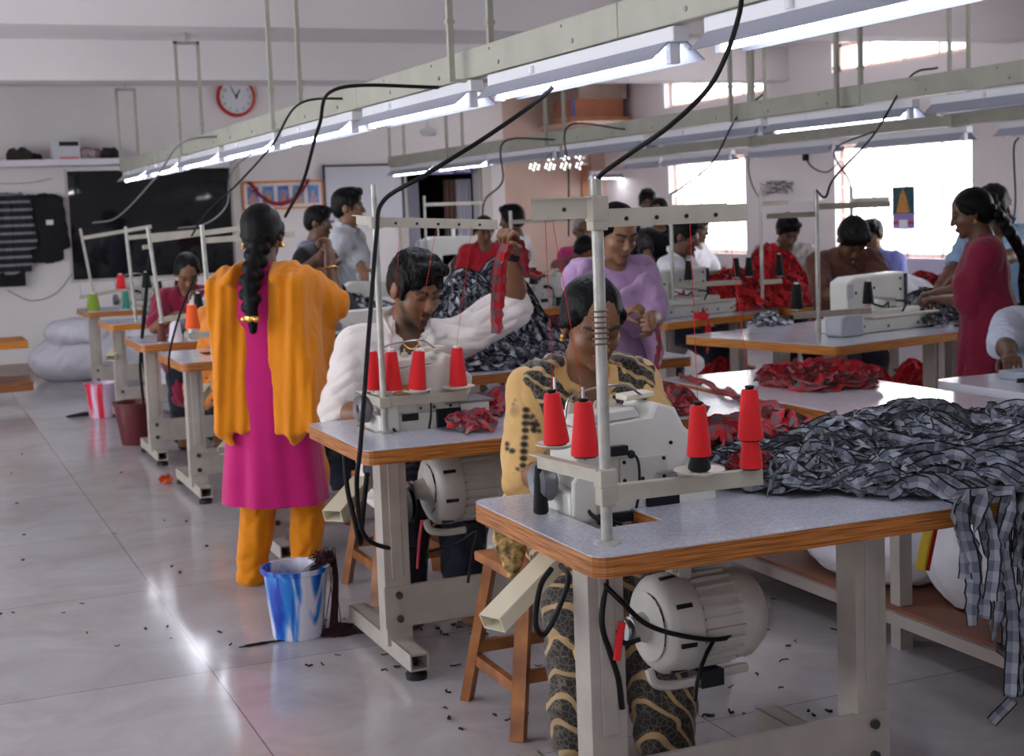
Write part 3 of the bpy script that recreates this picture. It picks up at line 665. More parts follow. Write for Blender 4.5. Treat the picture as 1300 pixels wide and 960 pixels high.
M_str = mat('striped_cloth', rgb(30, 30, 38), rough=.9); N, L, B = nodes(M_str); tc = N.new('ShaderNodeTexCoord'); sx = N.new('ShaderNodeSeparateXYZ'); L.new(tc.outputs['Object'], sx.inputs[0])
mm = N.new('ShaderNodeMath'); mm.operation = 'MULTIPLY'; mm.inputs[1].default_value = 78; L.new(sx.outputs['Z'], mm.inputs[0]); ms = N.new('ShaderNodeMath'); ms.operation = 'SINE'; L.new(mm.outputs[0], ms.inputs[0])
rp = N.new('ShaderNodeValToRGB'); rp.color_ramp.elements[0].position = .45; rp.color_ramp.elements[0].color = rgb(30, 30, 38); rp.color_ramp.elements[1].position = .55; rp.color_ramp.elements[1].color = rgb(132, 130, 140); L.new(ms.outputs[0], rp.inputs[0]); L.new(rp.outputs[0], B.inputs['Base Color'])
g1 = garment('grey and black striped shirt hung on the back wall at far left', 1.06, 1.88, .42, .86, M_str, 1, y=YB-.12)
MB().box2((-.16, -.03, -.12), (.14, .02, .05)).build('dark_hem', mat('blk2', rgb(20, 20, 24), rough=.9), g1, bevel=.01)
g2 = garment('black shirt with small white tag hung beside the striped shirt', 1.42, 1.86, .36, .74, mat('blackshirt', rgb(17, 17, 21), rough=.85), 0)
MB().box2((.02, -.062, .40), (.09, -.056, .45)).build('tag', M_white, g2, smooth=False)
def wire(name, label, cat, pts, r, m, n=12, group=None, seg=8):
    o = MB().tube(spline(pts, n), r, seg).build(name, m); return tag(o, label, cat, group)
M_cab = mat('black_cable', (.006, .006, .007, 1), rough=.5, spec=.2)
M_gcab = mat('grey_cable', rgb(96, 92, 96), rough=.5)
wire('wall_wire', 'loose grey wire sagging below the hung shirts on the back wall', 'wire', [(1.02, YB-.012, .86), (1.25, YB-.012, .74), (1.5, YB-.012, .80), (1.68, YB-.012, 1.0)], .004, M_gcab)
wire('wall_wire', 'thin string stretched above the hung shirts on the back wall', 'wire', [(.95, YB-.012, 1.96), (1.3, YB-.012, 1.96), (1.54, YB-.012, 2.0)], .003, M_gcab)
# corner shelf with cartons
struct('trim_8', MB().box2((7.10, 14.7, 2.42), (XW, YB, 2.46)), M_pink, smooth=False)
def carton(label, x, y, z, w, d, h, c, rz=0, stripe=None):
    t = thing('carton', label, 'carton', (x, y, z), rz); MB().box2((-w/2, -d/2, 0), (w/2, d/2, h)).build('box', mat('card%d%d%d' % c, rgb(*c), rough=.8, var=.15, vscale=6), t, smooth=False, bevel=.004)
    MB().box2((-.025, -d/2-.002, h-.002), (.025, d/2+.002, h+.002)).build('tape', mat('tape', rgb(196, 160, 120), rough=.4), t, smooth=False)
    if stripe: MB().box2((-w/2-.003, -d/2-.003, 0), (-w/2+.04, -d/2+.0, h)).build('blue_stripe', mat('bluestripe', rgb(70, 80, 150), rough=.6), t, smooth=False)
carton('flat brown carton lowest on the corner shelf', 7.55, 15.25, 2.46, .78, .5, .07, (176, 124, 92))
carton('brown carton with a blue edge on the corner shelf, middle of the stack', 7.52, 15.25, 2.53, .66, .48, .20, (164, 104, 78), stripe=True)
carton('pale grey brown carton topmost on the corner shelf', 7.60, 15.25, 2.73, .62, .46, .17, (158, 138, 128))
# hanging calendar in the window
cc = aty(1147, 293, 9.9); cx_, cy_, cz_ = XW-.03, None, None
pT = atx(1147, 237, XW-.04); pB = atx(1147, 290, XW-.04)
cal = thing('wall_calendar', 'small hanging calendar with a golden temple picture against the bright window', 'calendar', (XW-.04, pT.y, pB.z)); hh = pT.z-pB.z; ww = .29
MB().box2((-.004, -ww/2, 0), (.002, ww/2, hh)).build('sheet', mat('calsheet', rgb(150, 130, 190), rough=.6), cal, smooth=False)
MB().box2((-.006, -ww/2, hh*.36), (-.004, ww/2, hh)).build('picture', mat('calpic', rgb(28, 84, 88), rough=.6, var=.4, vscale=25), cal, smooth=False)
MB().prism([(-.09, hh*.38), (.09, hh*.38), (.06, hh*.62), (.03, hh*.84), (0, hh*.95), (-.03, hh*.84), (-.06, hh*.62)], -.009, -.006, 'yz').build('golden_shape', mat('calgold', rgb(206, 140, 60), rough=.5, var=.4, vscale=40), cal, smooth=False)
MB().box2((-.006, -ww/2, hh*.10), (-.004, ww/2, hh*.17)).build('red_band', mat('calred', rgb(190, 60, 90), rough=.6), cal, smooth=False); MB().box2((-.009, -.055, -.01), (-.004, .055, .075)).build('date_block', M_white, cal, smooth=False)
# brackets, wiring and small fittings on the right wall
p = atx(1024, 253, XW-.02); tag(MB().box2((XW-.10, p.y-.28, p.z-.02), (XW, p.y+.1, p.z+.02)).build('wall_shelf', M_white, smooth=False), 'narrow white shelf bracket on the wall between the two windows', 'shelf')
q = atx(985, 240, XW-.02)
mb = MB(); rs = random.Random(5)
for i in range(8): mb.tube([(XW-.02, q.y+rs.uniform(-.3, .3), q.z+rs.uniform(-.06, .08)) for _ in range(4)], .004, 5)
tag(mb.build('wire_tangle', M_gcab), 'tangle of thin grey wires pinned to the wall between the windows', 'wire')
q = atx(1022, 200, XW-.02); tag(MB().box2((XW-.03, q.y-.03, q.z-.03), (XW, q.y+.03, q.z+.03)).build('junction_box', M_blk, smooth=False), 'small black junction box on the wall below the rail', 'junction box')
wire('wall_wire', 'black wire looping from the junction box on the right wall', 'wire', [q, q+Vector((0, -.12, -.10)), q+Vector((0, -.35, -.15)), q+Vector((0, -.55, -.06))], .006, M_cab)
# ---------------------------------------------------------------- overhead rails with tube lights
M_rail = mat('rail_enamel', rgb(176, 176, 162), rough=.4, var=.12, vscale=6, bump=.04, bscale=20)
M_refl = mat('reflector', rgb(160, 165, 184), rough=.35)
M_reflw = mat('reflector_white', rgb(236, 238, 244), rough=.25)
M_tube = mat('tube_glow', (1, 1, 1, 1), rough=.3, emit=TUBE_POWER, ecol=(.93, .96, 1, 1))
M_tubeoff = mat('tube_off', rgb(226, 230, 238), rough=.2)
def rail(label, x, y0, y1, z, hangers, joints, hb=.105, wb_=.05, side=.16, hw=.022):
    cy = (y0+y1)/2; t = thing('lighting_rail', label, 'lighting rail', (x, cy, z), 0)
    ys = [y0]+joints+[y1]
    for a, b in zip(ys, ys[1:]):
        o = MB().box2((-wb_/2, a-cy, 0), (wb_/2, b-cy-.004, hb)).build('beam', M_rail, t, bevel=.004)
        r = MB()
        for k in range(int((b-a)/.6)+1):
            yy = a-cy+.3+k*.6
            if yy < b-cy: r.cyl((-wb_/2-.003, yy, .03), (-wb_/2, yy, .03), .008, n=8); r.cyl((-wb_/2-.003, yy+.08, .085), (-wb_/2, yy+.08, .085), .005, n=6)
        if r.v: r.build('screws', mat('steel', rgb(150, 150, 155), rough=.35, metal=1), o)
    for hy, ht in hangers:
        m = MB()
        for sx in (-1, 1): m.box2((sx*side/2-hw/2+.0, hy-cy-hw/2, -.01), (sx*side/2+hw/2, hy-cy+hw/2, ht-z)); m.box2((sx*side/2-hw*.7, hy-cy-hw*.7, .20), (sx*side/2+hw*.7, hy-cy+hw*.7, .215))
        m.box2((-side/2-hw/2, hy-cy-hw/2, ht-z-hw), (side/2+hw/2, hy-cy+hw/2, ht-z)); m.box2((-side/2, hy-cy-.012, -.012), (side/2, hy-cy+.012, 0)); m.cyl((0, hy-cy, ht-z), (0, hy-cy, ZC-z), .006, n=6)
        m.build('hanger', M_rail, t)
    return t
def fixture(label, x, y, z, on=True, ln=1.34, group=None, tilt=0):
    t = thing('tube_light', label, 'tube light', (x, y, z), 0, group)
    MB().box2((-.026, -ln/2, -.042), (.026, ln/2, 0)).build('housing', M_reflw, t, bevel=.004)
    pts = [(-.085, -.088), (-.030, -.040), (.030, -.040), (.085, -.088), (.082, -.090), (.028, -.0435), (-.028, -.0435), (-.082, -.090)]
    MB().prism([(a, b) for a, b in pts], -ln/2+.02, ln/2-.02, 'xz').build('reflector', M_refl, t, smooth=False)
    MB().cyl((0, -ln/2+.05, -.078), (0, ln/2-.05, -.078), .0145, n=14).build('tube', M_tube if on else M_tubeoff, t)
    for s_ in (-1, 1): MB().box2((-.016, s_*(ln/2-.05)-.014, -.098), (.016, s_*(ln/2-.05)+.014, -.042)).build('end_holder', M_reflw, t, bevel=.003)
    k = MB(); k.cyl((-.03, ln*.2, -.01), (-.03, ln*.2, -.035), .012, n=10); k.build('starter', M_reflw, t)
    return t
names = ['nearest the camera', 'second from the camera', 'third from the camera', 'fourth from the camera', 'fifth from the camera', 'sixth from the camera', 'seventh from the camera', 'eighth from the camera', 'ninth from the camera']
rail('long cream lighting rail over the front row of tables, ending near the dark window', 2.0, -.5, 13.9, 1.985, [(2.4, 2.85), (5.02, 2.85), (7.76, 2.85), (10.5, 2.78), (13.5, 2.72)], [3.8, 6.4, 9.3, 11.8])
for i in range(9):
    y = 1.15+1.5*i
    fixture('lit tube light under the front rail, %s' % names[i], 2.0, 1.15+1.5*(i+1)-.0 if False else 2.64+1.5*(i-1), 1.98, True, group=None)
rail('middle cream lighting rail crossing behind the front rail', 4.9, 1.5, 14.75, 2.0, [(3.2, 2.85), (6.68, 2.85), (7.78, 2.85), (10.55, 2.85), (12.8, 2.85), (14.5, 2.6)], [3.9, 6.55, 8.6, 11.9])
for i, y in enumerate((2.3, 3.8, 5.3, 6.78, 8.2, 9.7, 11.2, 12.6, 14.0)):
    on = i in (3, 7, 8)
    fixture(('lit' if on else 'dark')+' tube light under the middle rail, %s' % names[i], 4.9, y, 1.99, on)
rail('far cream lighting rail nearest the window wall', 6.7, 4.5, 12.7, 1.955, [(7.9, 2.85), (10.4, 2.85)], [8.8])
for i, y in enumerate((5.4, 6.9, 8.4, 9.9, 11.4, 12.4)):
    on = False
    fixture('unlit tube light under the far rail, %s' % names[i], 6.7, y, 1.945, on, ln=1.2 if i < 5 else .7)
# hanging pull box and smoke detector like puck under the ceiling
p = aty(544, 168, 12.0); tag(MB().lathe([(.001, -.03), (.06, -.03), (.075, -.01), (.075, .03), (.02, .04), (.02, .30)], p, 20).build('ceiling_lamp_cap', M_white), 'small white round fitting hanging between the front and middle rails', 'ceiling fitting')
p = aty(785, 222, 15.4); o = fixture('short lit tube light fixed on the pink wall under the pierced vent', p.x, p.y, p.z+.05, True, ln=.85); o.rotation_euler = (0, 0, radians(-78))
# ---------------------------------------------------------------- tables
def laminate(name, c, rough=.14):
    m = mat(name, rgb(*c), rough=rough); N, L, B = nodes(m); tc = N.new('ShaderNodeTexCoord')
    n = N.new('ShaderNodeTexNoise'); n.inputs['Scale'].default_value = 140; n.inputs['Detail'].default_value = 3; L.new(tc.outputs['Object'], n.inputs['Vector'])
    r = N.new('ShaderNodeValToRGB'); r.color_ramp.elements[0].position = .36; r.color_ramp.elements[0].color = rgb(*[max(k-12, 0) for k in c]); r.color_ramp.elements[1].position = .58; r.color_ramp.elements[1].color = rgb(*[min(k+8, 255) for k in c])
    L.new(n.outputs['Fac'], r.inputs[0]); L.new(r.outputs[0], B.inputs['Base Color'])
    n2 = N.new('ShaderNodeTexNoise'); n2.inputs['Scale'].default_value = 9; n2.inputs['Detail'].default_value = 6; L.new(tc.outputs['Object'], n2.inputs['Vector'])
    q = N.new('ShaderNodeMapRange'); q.inputs['To Min'].default_value = rough*.5; q.inputs['To Max'].default_value = rough*1.7; L.new(n2.outputs['Fac'], q.inputs['Value']); L.new(q.outputs[0], B.inputs['Roughness'])
    return m
M_lam = laminate('speckled_laminate', (184, 186, 198)); M_lam2 = laminate('white_laminate', (220, 220, 230), .10)
def plywood(name, c1, c2, sc=120):
    m = mat(name, rgb(*c1), rough=.45); N, L, B = nodes(m); tc = N.new('ShaderNodeTexCoord'); mp = N.new('ShaderNodeMapping'); mp.inputs['Scale'].default_value = (6, 6, sc*2.2); L.new(tc.outputs['Object'], mp.inputs['Vector'])
    n = N.new('ShaderNodeTexNoise'); n.inputs['Scale'].default_value = 1; n.inputs['Detail'].default_value = 3; L.new(mp.outputs[0], n.inputs['Vector'])
    r = N.new('ShaderNodeValToRGB'); r.color_ramp.elements[0].position = .38; r.color_ramp.elements[0].color = rgb(*c2); r.color_ramp.elements[1].position = .62; r.color_ramp.elements[1].color = rgb(*c1)
    L.new(n.outputs['Fac'], r.inputs[0]); L.new(r.outputs[0], B.inputs['Base Color']); return m
M_ply = plywood('plywood_edge', (192, 122, 56), (118, 66, 26)); M_ply2 = plywood('varnished_edge', (204, 132, 44), (176, 104, 34), 60)
M_leg = mat('stand_enamel', rgb(168, 160, 152), rough=.45, var=.14, vscale=9, bump=.05, bscale=40)
M_legd = mat('stand_enamel_dark', rgb(120, 114, 110), rough=.45, var=.14, vscale=9)
M_rub = mat('rubber', (.012, .012, .012, 1), rough=.6)
M_steel = mat('steel2', rgb(170, 170, 175), rough=.3, metal=1)
ZT = .76
def chamfer(w, d, c=.04, n=4):
    out = []
    for cx, cy, a0 in ((w-c, c, -pi/2), (w-c, d-c, 0), (c, d-c, pi/2), (c, c, pi)):
        for i in range(n+1): a = a0+pi/2*i/n; out.append((cx+c*cos(a), cy+c*sin(a)))
    return out
def table(label, x, y, w, d, rz=0, hole=None, top=None, edge=None, th=.048, legs='stand', legx=(.09, None), group=None, z=ZT, ch=.04, leg_y=None, foot=True, crossz=.19):
    t = thing('sewing_table', label, 'table', (x, y, 0), rz, group)
    hl = [[(hole[0], hole[2]), (hole[1], hole[2]), (hole[1], hole[3]), (hole[0], hole[3])]] if hole else []
    out = chamfer(w, d, ch)
    hl2 = [list(reversed(h)) for h in hl]
    MB().prism(out, z-.003, z, 'xy', hl2).build('tabletop', top or M_lam, t, smooth=False)
    MB().prism(out, z-th, z-.0032, 'xy', hl2).build('edge_band', edge or M_ply, t, smooth=False)
    if legs == 'stand':
        xs = (legx[0], legx[1] if legx[1] is not None else w-.13)
        ly = .18 if leg_y is None else leg_y
        for i, lx in enumerate(xs):
            p = MB(); a = .045
            p.prism([(lx-a, ly-.03), (lx+a, ly-.03), (lx+a, ly+.05), (lx+a-.008, ly+.05), (lx+a-.008, ly-.022), (lx-a+.008, ly-.022), (lx-a+.008, ly+.05), (lx-a, ly+.05)], .07, z-th, 'xy')
            p.box2((lx-.02, ly-.036, .30), (lx+.02, ly-.03, z-th-.02))
            lg = p.build('leg', M_leg, t, smooth=False, bevel=.002)
            q = MB(); q.box2((lx-.03, -.02, .035), (lx+.03, d-.06, .042)); q.box2((lx-.03, -.02, .085), (lx+.03, d-.06, .092)); q.box2((lx-.032, -.02, .035), (lx-.026, d-.06, .092)); q.box2((lx+.026, -.02, .035), (lx+.032, d-.06, .092))
            ft = q.build('foot', M_leg, t, smooth=False)
            for yy in (.02, d-.1): r = MB(); r.lathe([(.001, 0), (.034, 0), (.036, .018), (.024, .026), (.008, .03), (.008, .05)], (lx, yy, 0), 16); r.build('rubber_pad', M_rub, ft)
        cb = MB().box2((xs[0]-.05, ly-.034, crossz-.06), (xs[1]+.05, ly-.016, crossz+.08)); c = cb.build('crossbar', M_leg, t, smooth=False, bevel=.003)
        b = MB()
        for lx in xs:
            for zz in (crossz-.03, crossz+.05): b.cyl((lx, ly-.046, zz), (lx, ly-.03, zz), .012, n=8)
        b.build('bolts', mat('bolt', rgb(80, 78, 78), rough=.4, metal=.7), c)
    elif legs == 'posts':
        for px in (.07, w-.12):
            for py in (.07, d-.1): MB().box2((px, py, 0), (px+.06, py+.06, z-th)).build('leg', M_leg, t, smooth=False, bevel=.003)
        r = MB(); r.box2((.07, .08, .16), (w-.06, .11, .21)); r.box2((.07, d-.09, .16), (w-.06, d-.06, .21)); r.build('stretcher', M_leg, t, smooth=False)
    return t
T1 = table('speckled grey sewing table nearest the camera, with thick plywood edge', 1.31, 2.69, 1.115, .72, hole=(.13, .30, .25, .60), legx=(.105, .83), crossz=.15, leg_y=.2)
T2 = table('sewing table behind the nearest one, at the seated man in the white shirt', 1.31, 4.31, 1.56, .72, hole=(.14, .47, .33, .57), legx=(.14, 1.36), leg_y=.20)
T3 = table('sewing table behind the standing woman in pink, heaped with dark checked cloth', 1.31, 6.05, 2.2, .75, legx=(.15, 2.0))
T4 = table('sewing table left of the pink dress, with a white machine and orange rag', 1.33, 7.62, 1.15, .78, hole=(.2, .5, .35, .58))
T5 = table('sewing table behind the maroon bucket, third from the back wall', 1.33, 8.98, 1.15, .72, hole=(.2, .5, .35, .58))
T6 = table('yellow edged sewing table behind the maroon bucket, second from the back wall', 1.40, 10.96, 1.1, .68, edge=M_ply2)
T7 = table('sewing table furthest along the front row, holding a green cone', 1.44, 12.74, 1.0, .68)
# long cutting table with a lower shelf
t = thing('cutting_table', 'long white cutting table with a brown lower shelf on the right', 'table', (2.94, .9, 0))
LT = t
MB().prism(chamfer(.66, 4.48, .03), ZT-.004, ZT, 'xy').build('tabletop', M_lam2, t, smooth=False); MB().prism(chamfer(.66, 4.48, .03), ZT-.04, ZT-.0042, 'xy').build('edge_band', M_ply, t, smooth=False)
M_shelf = mat('shelf_board', rgb(132, 84, 62), rough=.4, var=.25, vscale=5)
s = MB().box2((.0, .05, .125), (.64, 4.4, .147)).build('lower_shelf', M_shelf, t, smooth=False)
mb = MB(); mb.box2((-.02, .05, .095), (.012, 4.4, .135)); mb.build('shelf_rail', mat('shelfrail', rgb(160, 150, 144), rough=.5), s, smooth=False)
for yy in (.1, 2.0, 2.9, 4.3):
    for xx in (.02, .58): MB().box2((xx, yy, 0), (xx+.05, yy+.05, ZT-.04)).build('leg', M_leg, t, smooth=False)
# row B and others
TB1 = table('yellow edged sewing table at right with a large flat seaming machine', 4.27, 5.95, 1.15, 1.12, rz=radians(13), edge=M_ply2, legs='stand', legx=(.2, 1.0), top=M_lam)
TB2 = table('yellow edged sewing table with red ribbons, behind the woman in lilac', 4.37, 7.88, 1.12, .66, rz=radians(17), edge=M_ply2, legx=(.2, .9))
TB3 = table('far sewing table near the doorway holding a white machine', 4.55, 13.0, 1.0, .6, rz=radians(0), edge=M_ply2, z=.74)
TC1 = table('narrow work table carrying the high red heap before the boy', 5.52, 8.25, 1.2, .6, rz=radians(4), edge=M_ply2)
TC2 = table('table under the bright window loaded with red cloth and a white sack', 6.35, 7.45, 1.5, .65, rz=radians(8), edge=M_ply2)
TB0 = table('white round cornered machine table cut off by the right edge of the photo', 3.76, 4.02, 1.1, .6, rz=radians(0), top=M_lam2, edge=mat('white_edge', rgb(206, 208, 220), rough=.35), ch=.07)
TM = table('low sewing table behind the man, covered with grey cloth and a cream machine', 2.62, 8.8, 1.0, .6, edge=M_ply, z=.76)
# edge of a table at the far left
tl = thing('side_table', 'slab of a two tier wooden table just entering the left edge', 'table', (.35, 12.6, 0))
MB().box2((-.5, 0, .50), (.60, .6, .56)).build('tabletop', M_ply2, tl, smooth=False, bevel=.003); MB().box2((-.5, 0, .14), (.62, .6, .22)).build('lower_board', plywood('dkboard', (150, 92, 54), (110, 62, 34)), tl, smooth=False)
mb = MB(); mb.box2((-.45, .05, 0), (-.39, .1, .5)); mb.box2((-.45, .5, 0), (-.39, .55, .5)); mb.build('leg', M_leg, tl, smooth=False); MB().box2((.2, .45, 0), (.26, .5, .5)).build('leg', M_leg, tl, smooth=False)
# ---------------------------------------------------------------- wooden stools
M_stool = plywood('stool_wood', (168, 108, 58), (120, 70, 36), 3)
def stool(label, x, y, h=.48, w=.34, rz=0):
    t = thing('wooden_stool', label, 'stool', (x, y, 0), rz)
    MB().box2((-w/2, -w/2, h-.03), (w/2, w/2, h)).build('seat', M_stool, t, bevel=.006)
    for a in (-1, 1):
        for b in (-1, 1): MB().bar((a*(w/2+.03), b*(w/2+.03), 0), (a*(w/2-.04), b*(w/2-.04), h-.03), .042, .03).build('leg', M_stool, t, smooth=False)
    for a in (-1, 1):
        MB().bar((a*w/2, -w/2, .13), (a*w/2, w/2, .13), .022, .035).build('rung', M_stool, t, smooth=False); MB().bar((-w/2, a*w/2, .17), (w/2, a*w/2, .17), .022, .035).build('rung', M_stool, t, smooth=False)
    return t
# ---------------------------------------------------------------- thread cones and stands
M_cone = mat('cone_plastic', rgb(226, 226, 226), rough=.4); 
def thread_mat(name, c):
    m = mat(name, rgb(*c), rough=.7, sheen=.1, spec=.25); N, L, B = nodes(m); tc = N.new('ShaderNodeTexCoord'); w = N.new('ShaderNodeTexWave'); w.bands_direction = 'Z'; w.inputs['Scale'].default_value = 140; w.inputs['Distortion'].default_value = 1.5; L.new(tc.outputs['Object'], w.inputs['Vector'])
    b = N.new('ShaderNodeBump'); b.inputs['Strength'].default_value = .25; b.inputs['Distance'].default_value = .001; L.new(w.outputs['Fac'], b.inputs['Height']); L.new(b.outputs[0], B.inputs['Normal']); return m
M_tr = thread_mat('red_thread', (214, 34, 40)); M_tk = thread_mat('black_thread', (14, 15, 18)); M_tg = thread_mat('green_thread', (128, 150, 50)); M_tt = thread_mat('teal_thread', (50, 130, 112)); M_tw = thread_mat('white_thread', (214, 214, 224)); M_to = thread_mat('orange_thread', (234, 92, 34)); M_tb = thread_mat('brown_thread', (96, 52, 48))
CONE = {}
def cone(label, p, h=.125, r=.033, m=None, core=None, tilt=(0, 0), group=None, spin=True):
    m = m or M_tr; key = (m.name, round(h, 3), round(r, 3), core.name if core else '')
    if key in CONE:
        o = dup(CONE[key], Vector(p), None, label); o.rotation_euler = (tilt[0], tilt[1], 0)
        if group: o['group'] = group
        return o
    t = thing('thread_cone', label, 'thread cone', p, 0, group); t.rotation_euler = (tilt[0], tilt[1], 0); CONE[key] = t
    prof = [(r*.55, .004), (r*.98, .004), (r, .010), (r*.64, h-.006), (r*.58, h), (r*.3, h)]
    MB().lathe(prof, n=28).build('thread', m, t)
    MB().lathe([(r*.8, 0), (r*.8, .005), (r*.3, h), (r*.38, h+.008), (r*.30, h+.009), (.002, h+.006)], n=20).build('cone_core', core or M_cone, t)
    return t
def plate(mb, c, r=.06):
    mb.lathe([(.001, -.004), (r*.5, -.003), (r, .008), (r*.99, .010), (r*.5, .001), (.001, .0)], c, 28)
M_pole = mat('stand_pole', rgb(176, 174, 168), rough=.42, var=.25, vscale=22, metal=.25)
M_bar_ = mat('stand_bar', rgb(178, 172, 158), rough=.45, var=.15, vscale=14)
M_plate = mat('stand_plate', rgb(214, 206, 190), rough=.45)
def lbar(mb, a, b, h=.035, t=.003):   # L section bar
    a = Vector(a); b = Vector(b); d = (b-a).normalized(); s = Vector((0, 0, 1)).cross(d).normalized()
    mb.bar(a+Vector((0, 0, -h/2)), b+Vector((0, 0, -h/2)), t, h) if False else None
    m = (a+b)/2; R = Matrix((d, s, Vector((0, 0, 1)))).transposed(); l = (b-a).length
    mb.box(m+Vector((0, 0, -h/2)), (l, t, h), R); mb.box(m+s*h*.35, (l, h*.7, t), R)
    return d, s
# ---------------------------------------------------------------- machines
M_mach = mat('machine_enamel', rgb(206, 206, 200), rough=.32, var=.06, vscale=10, bump=.03, bscale=60)
M_mach2 = mat('machine_enamel_grey', rgb(170, 174, 184), rough=.35, var=.06, vscale=10)
M_machb = mat('machine_black', (.009, .011, .016, 1), rough=.45, spec=.25)
M_panel = mat('machine_panel', rgb(190, 188, 180), rough=.38)
def screws(parent, pts, ax='y', r=.005, m=None):
    b = MB()
    for p in pts: b.lathe([(r, 0), (r, -.003), (.001, -.0035)] if ax == 'y' else [(r, 0), (r, .003), (.001, .0035)], p, 8, ax)
    return b.build('screws', m or M_machb, parent)
def overlock(label, x, y, rz=0, badge=None, dark=.0, detail=True):
    # seen from behind: worker stands on +y, -y side faces the camera. origin on the table top
    t = thing('overlock_machine', label, 'sewing machine', (x, y, ZT), rz)
    def xz(poly, a, b): return MB().prism(poly, a, b, 'xz')
    b_ = xz([(-.17, -.07), (.17, -.07), (.20, -.03), (.20, .055), (-.17, .055)], -.085, .095).build('base_casting', M_mach, t, bevel=.008)
    body = xz([(-.145, .05), (.155, .05), (.155, .085), (.175, .115), (.185, .165), (.16, .185), (.135, .235), (.075, .255), (.055, .215), (-.145, .205)], -.075, .085).build('upper_casing', M_mach, t, bevel=.012, seg=3)
    xz([(-.135, .207), (.05, .215), (.035, .243), (-.12, .235)], -.05, .07).build('top_cover', M_mach, body, bevel=.006)
    xz([(.02, .255), (.10, .262), (.10, .275), (.02, .270)], -.03, .03).build('needle_cover', M_plate, body, bevel=.003)
    MB().box2((-.03, -.084, .06), (.10, -.074, .125)).build('face_plate', M_panel, t, bevel=.003); screws(t, [(-.02, -.084, .07), (.03, -.084, .07), (.09, -.084, .07), (-.02, -.084, .115), (.09, -.084, .115), (.115, -.077, .15), (-.11, -.077, .18), (-.07, -.077, .09)])
    MB().box2((.035, -.100, -.005), (.125, -.086, .062)).build('looper_cover', M_machb, t, bevel=.003)
    MB().box2((-.10, -.097, -.03), (.14, -.086, -.004)).box2((-.09, -.094, .03), (-.03, -.086, .055)).build('lower_guard', M_machb, t, bevel=.003)
    bd = MB().box2((.125, -.09, -.02), (.235, .09, .075)).build('work_bed', M_mach, t, bevel=.005)
    MB().box2((.07, -.10, .077), (.255, .08, .081)).build('cloth_plate', M_steel, bd, smooth=False)
    lc = MB().prism([(-.165, -.02), (-.1, -.02), (-.1, .09), (-.145, .10), (-.165, .08)], -.095, -.08, 'xz').build('side_cover', M_mach, t, bevel=.006)
    hw = MB().lathe([(.001, -.012), (.012, -.012), (.014, -.03), (.040, -.034), (.048, -.026), (.050, .004), (.044, .010), (.038, .004), (.014, .002), (.001, .002)], (-.190, 0, .075), 28, 'x').build('handwheel', mat('wheel', rgb(120, 122, 128), rough=.35, metal=.6), t)
    MB().cyl((-.21, 0, .075), (-.165, 0, .075), .014).build('shaft', M_steel, hw)
    k = MB()
    for i in range(4):
        k.lathe([(.012, 0), (.012, .016), (.008, .022), (.003, .022), (.003, .034)], (-.11+i*.038, .02, .235), 12)
    k.build('tension_dials', mat('tension', rgb(190, 180, 160), rough=.4), t)
    g = MB(); g.tube(spline([(-.15, -.03, .225), (-.13, -.04, .285), (.0, -.04, .30), (.06, -.03, .27)], 6), .003, 6); g.build('thread_guide', M_steel, t)
    w = MB()
    for i in range(3): w.tube(spline([(-.13+i*.01, -.07, .03), (-.12, -.10, .0), (-.09+i*.02, -.12, -.03), (-.07, -.09, -.06)], 6), .005, 6)
    w.tube(spline([(-.01, -.088, .14), (.01, -.10, .12), (.012, -.10, .05), (.005, -.09, -.01)], 6), .0035, 6); w.box2((-.06, -.10, .135), (-.015, -.08, .158)); w.sphere((-.005, -.095, .135), .011, 8, 6)
    w.build('looper_parts', M_machb, t)
    n = MB(); n.cyl((.10, 0, .20), (.10, 0, .10), .006); n.box2((.085, -.015, .083), (.115, .03, .092)); n.build('presser_foot', M_steel, t)
    s = MB(); s.box2((.035, -.083, .20-.02), (.036, -.082, .2)); 
    if badge:
        xz([(-.115, .115), (.0, .122), (.0, .158), (-.115, .151)], -.0785, -.0745).build('orange_badge', mat('badge', rgb(232, 140, 70), rough=.5), t, smooth=False)
        xz([(-.105, .124), (-.01, .130), (-.01, .134), (-.105, .128)], -.0795, -.078).build('badge_lines', M_plate, t, smooth=False)
    return t
def lockstitch(label, x, y, rz=0, z=ZT, m=None, sc=1.0, teal=False):
    m = m or M_mach; t = thing('lockstitch_machine', label, 'sewing machine', (x, y, z), rz); t.scale = (sc, sc, sc)
    MB().box2((-.24, -.09, .001), (.24, .09, .03)).build('bed', m, t, bevel=.006)
    MB().prism([(.10, .02), (.24, .02), (.235, .20), (.24, .29), (.20, .31), (-.20, .30), (-.235, .285), (-.24, .15), (-.19, .15), (-.185, .20), (-.10, .205), (.07, .20), (.105, .15)], -.055, .055, 'xz').build('arm', m, t, bevel=.018, seg=3)
    MB().lathe([(.001, 0), (.055, 0), (.062, .010), (.062, .028), (.05, .034), (.02, .03), (.001, .03)], (.245, 0, .235), 24, 'x').build('handwheel', M_machb if not teal else M_mach2, t)
    MB().cyl((-.212, 0, .16), (-.212, 0, .06), .007).box2((-.232, -.02, .031), (-.195, .03, .038)).build('needle_bar', M_steel, t)
    MB().lathe([(.022, 0), (.022, .012), (.005, .016)], (-.16, -.058, .24), 12, 'y').build('tension_dial', M_steel, t)
    MB().box2((-.10, -.058, .225), (.02, -.0555, .25)).build('name_plate', mat('teal_plate', rgb(70, 150, 140), rough=.4) if teal else M_panel, t, smooth=False)
    mb = MB(); mb.lathe([(.012, 0), (.012, .05), (.016, .052), (.016, .056), (.001, .056)], (.06, 0, .308), 12); mb.cyl((.15, 0, .308), (.15, 0, .37), .004); mb.build('bobbin_winder', M_steel, t)
    return t
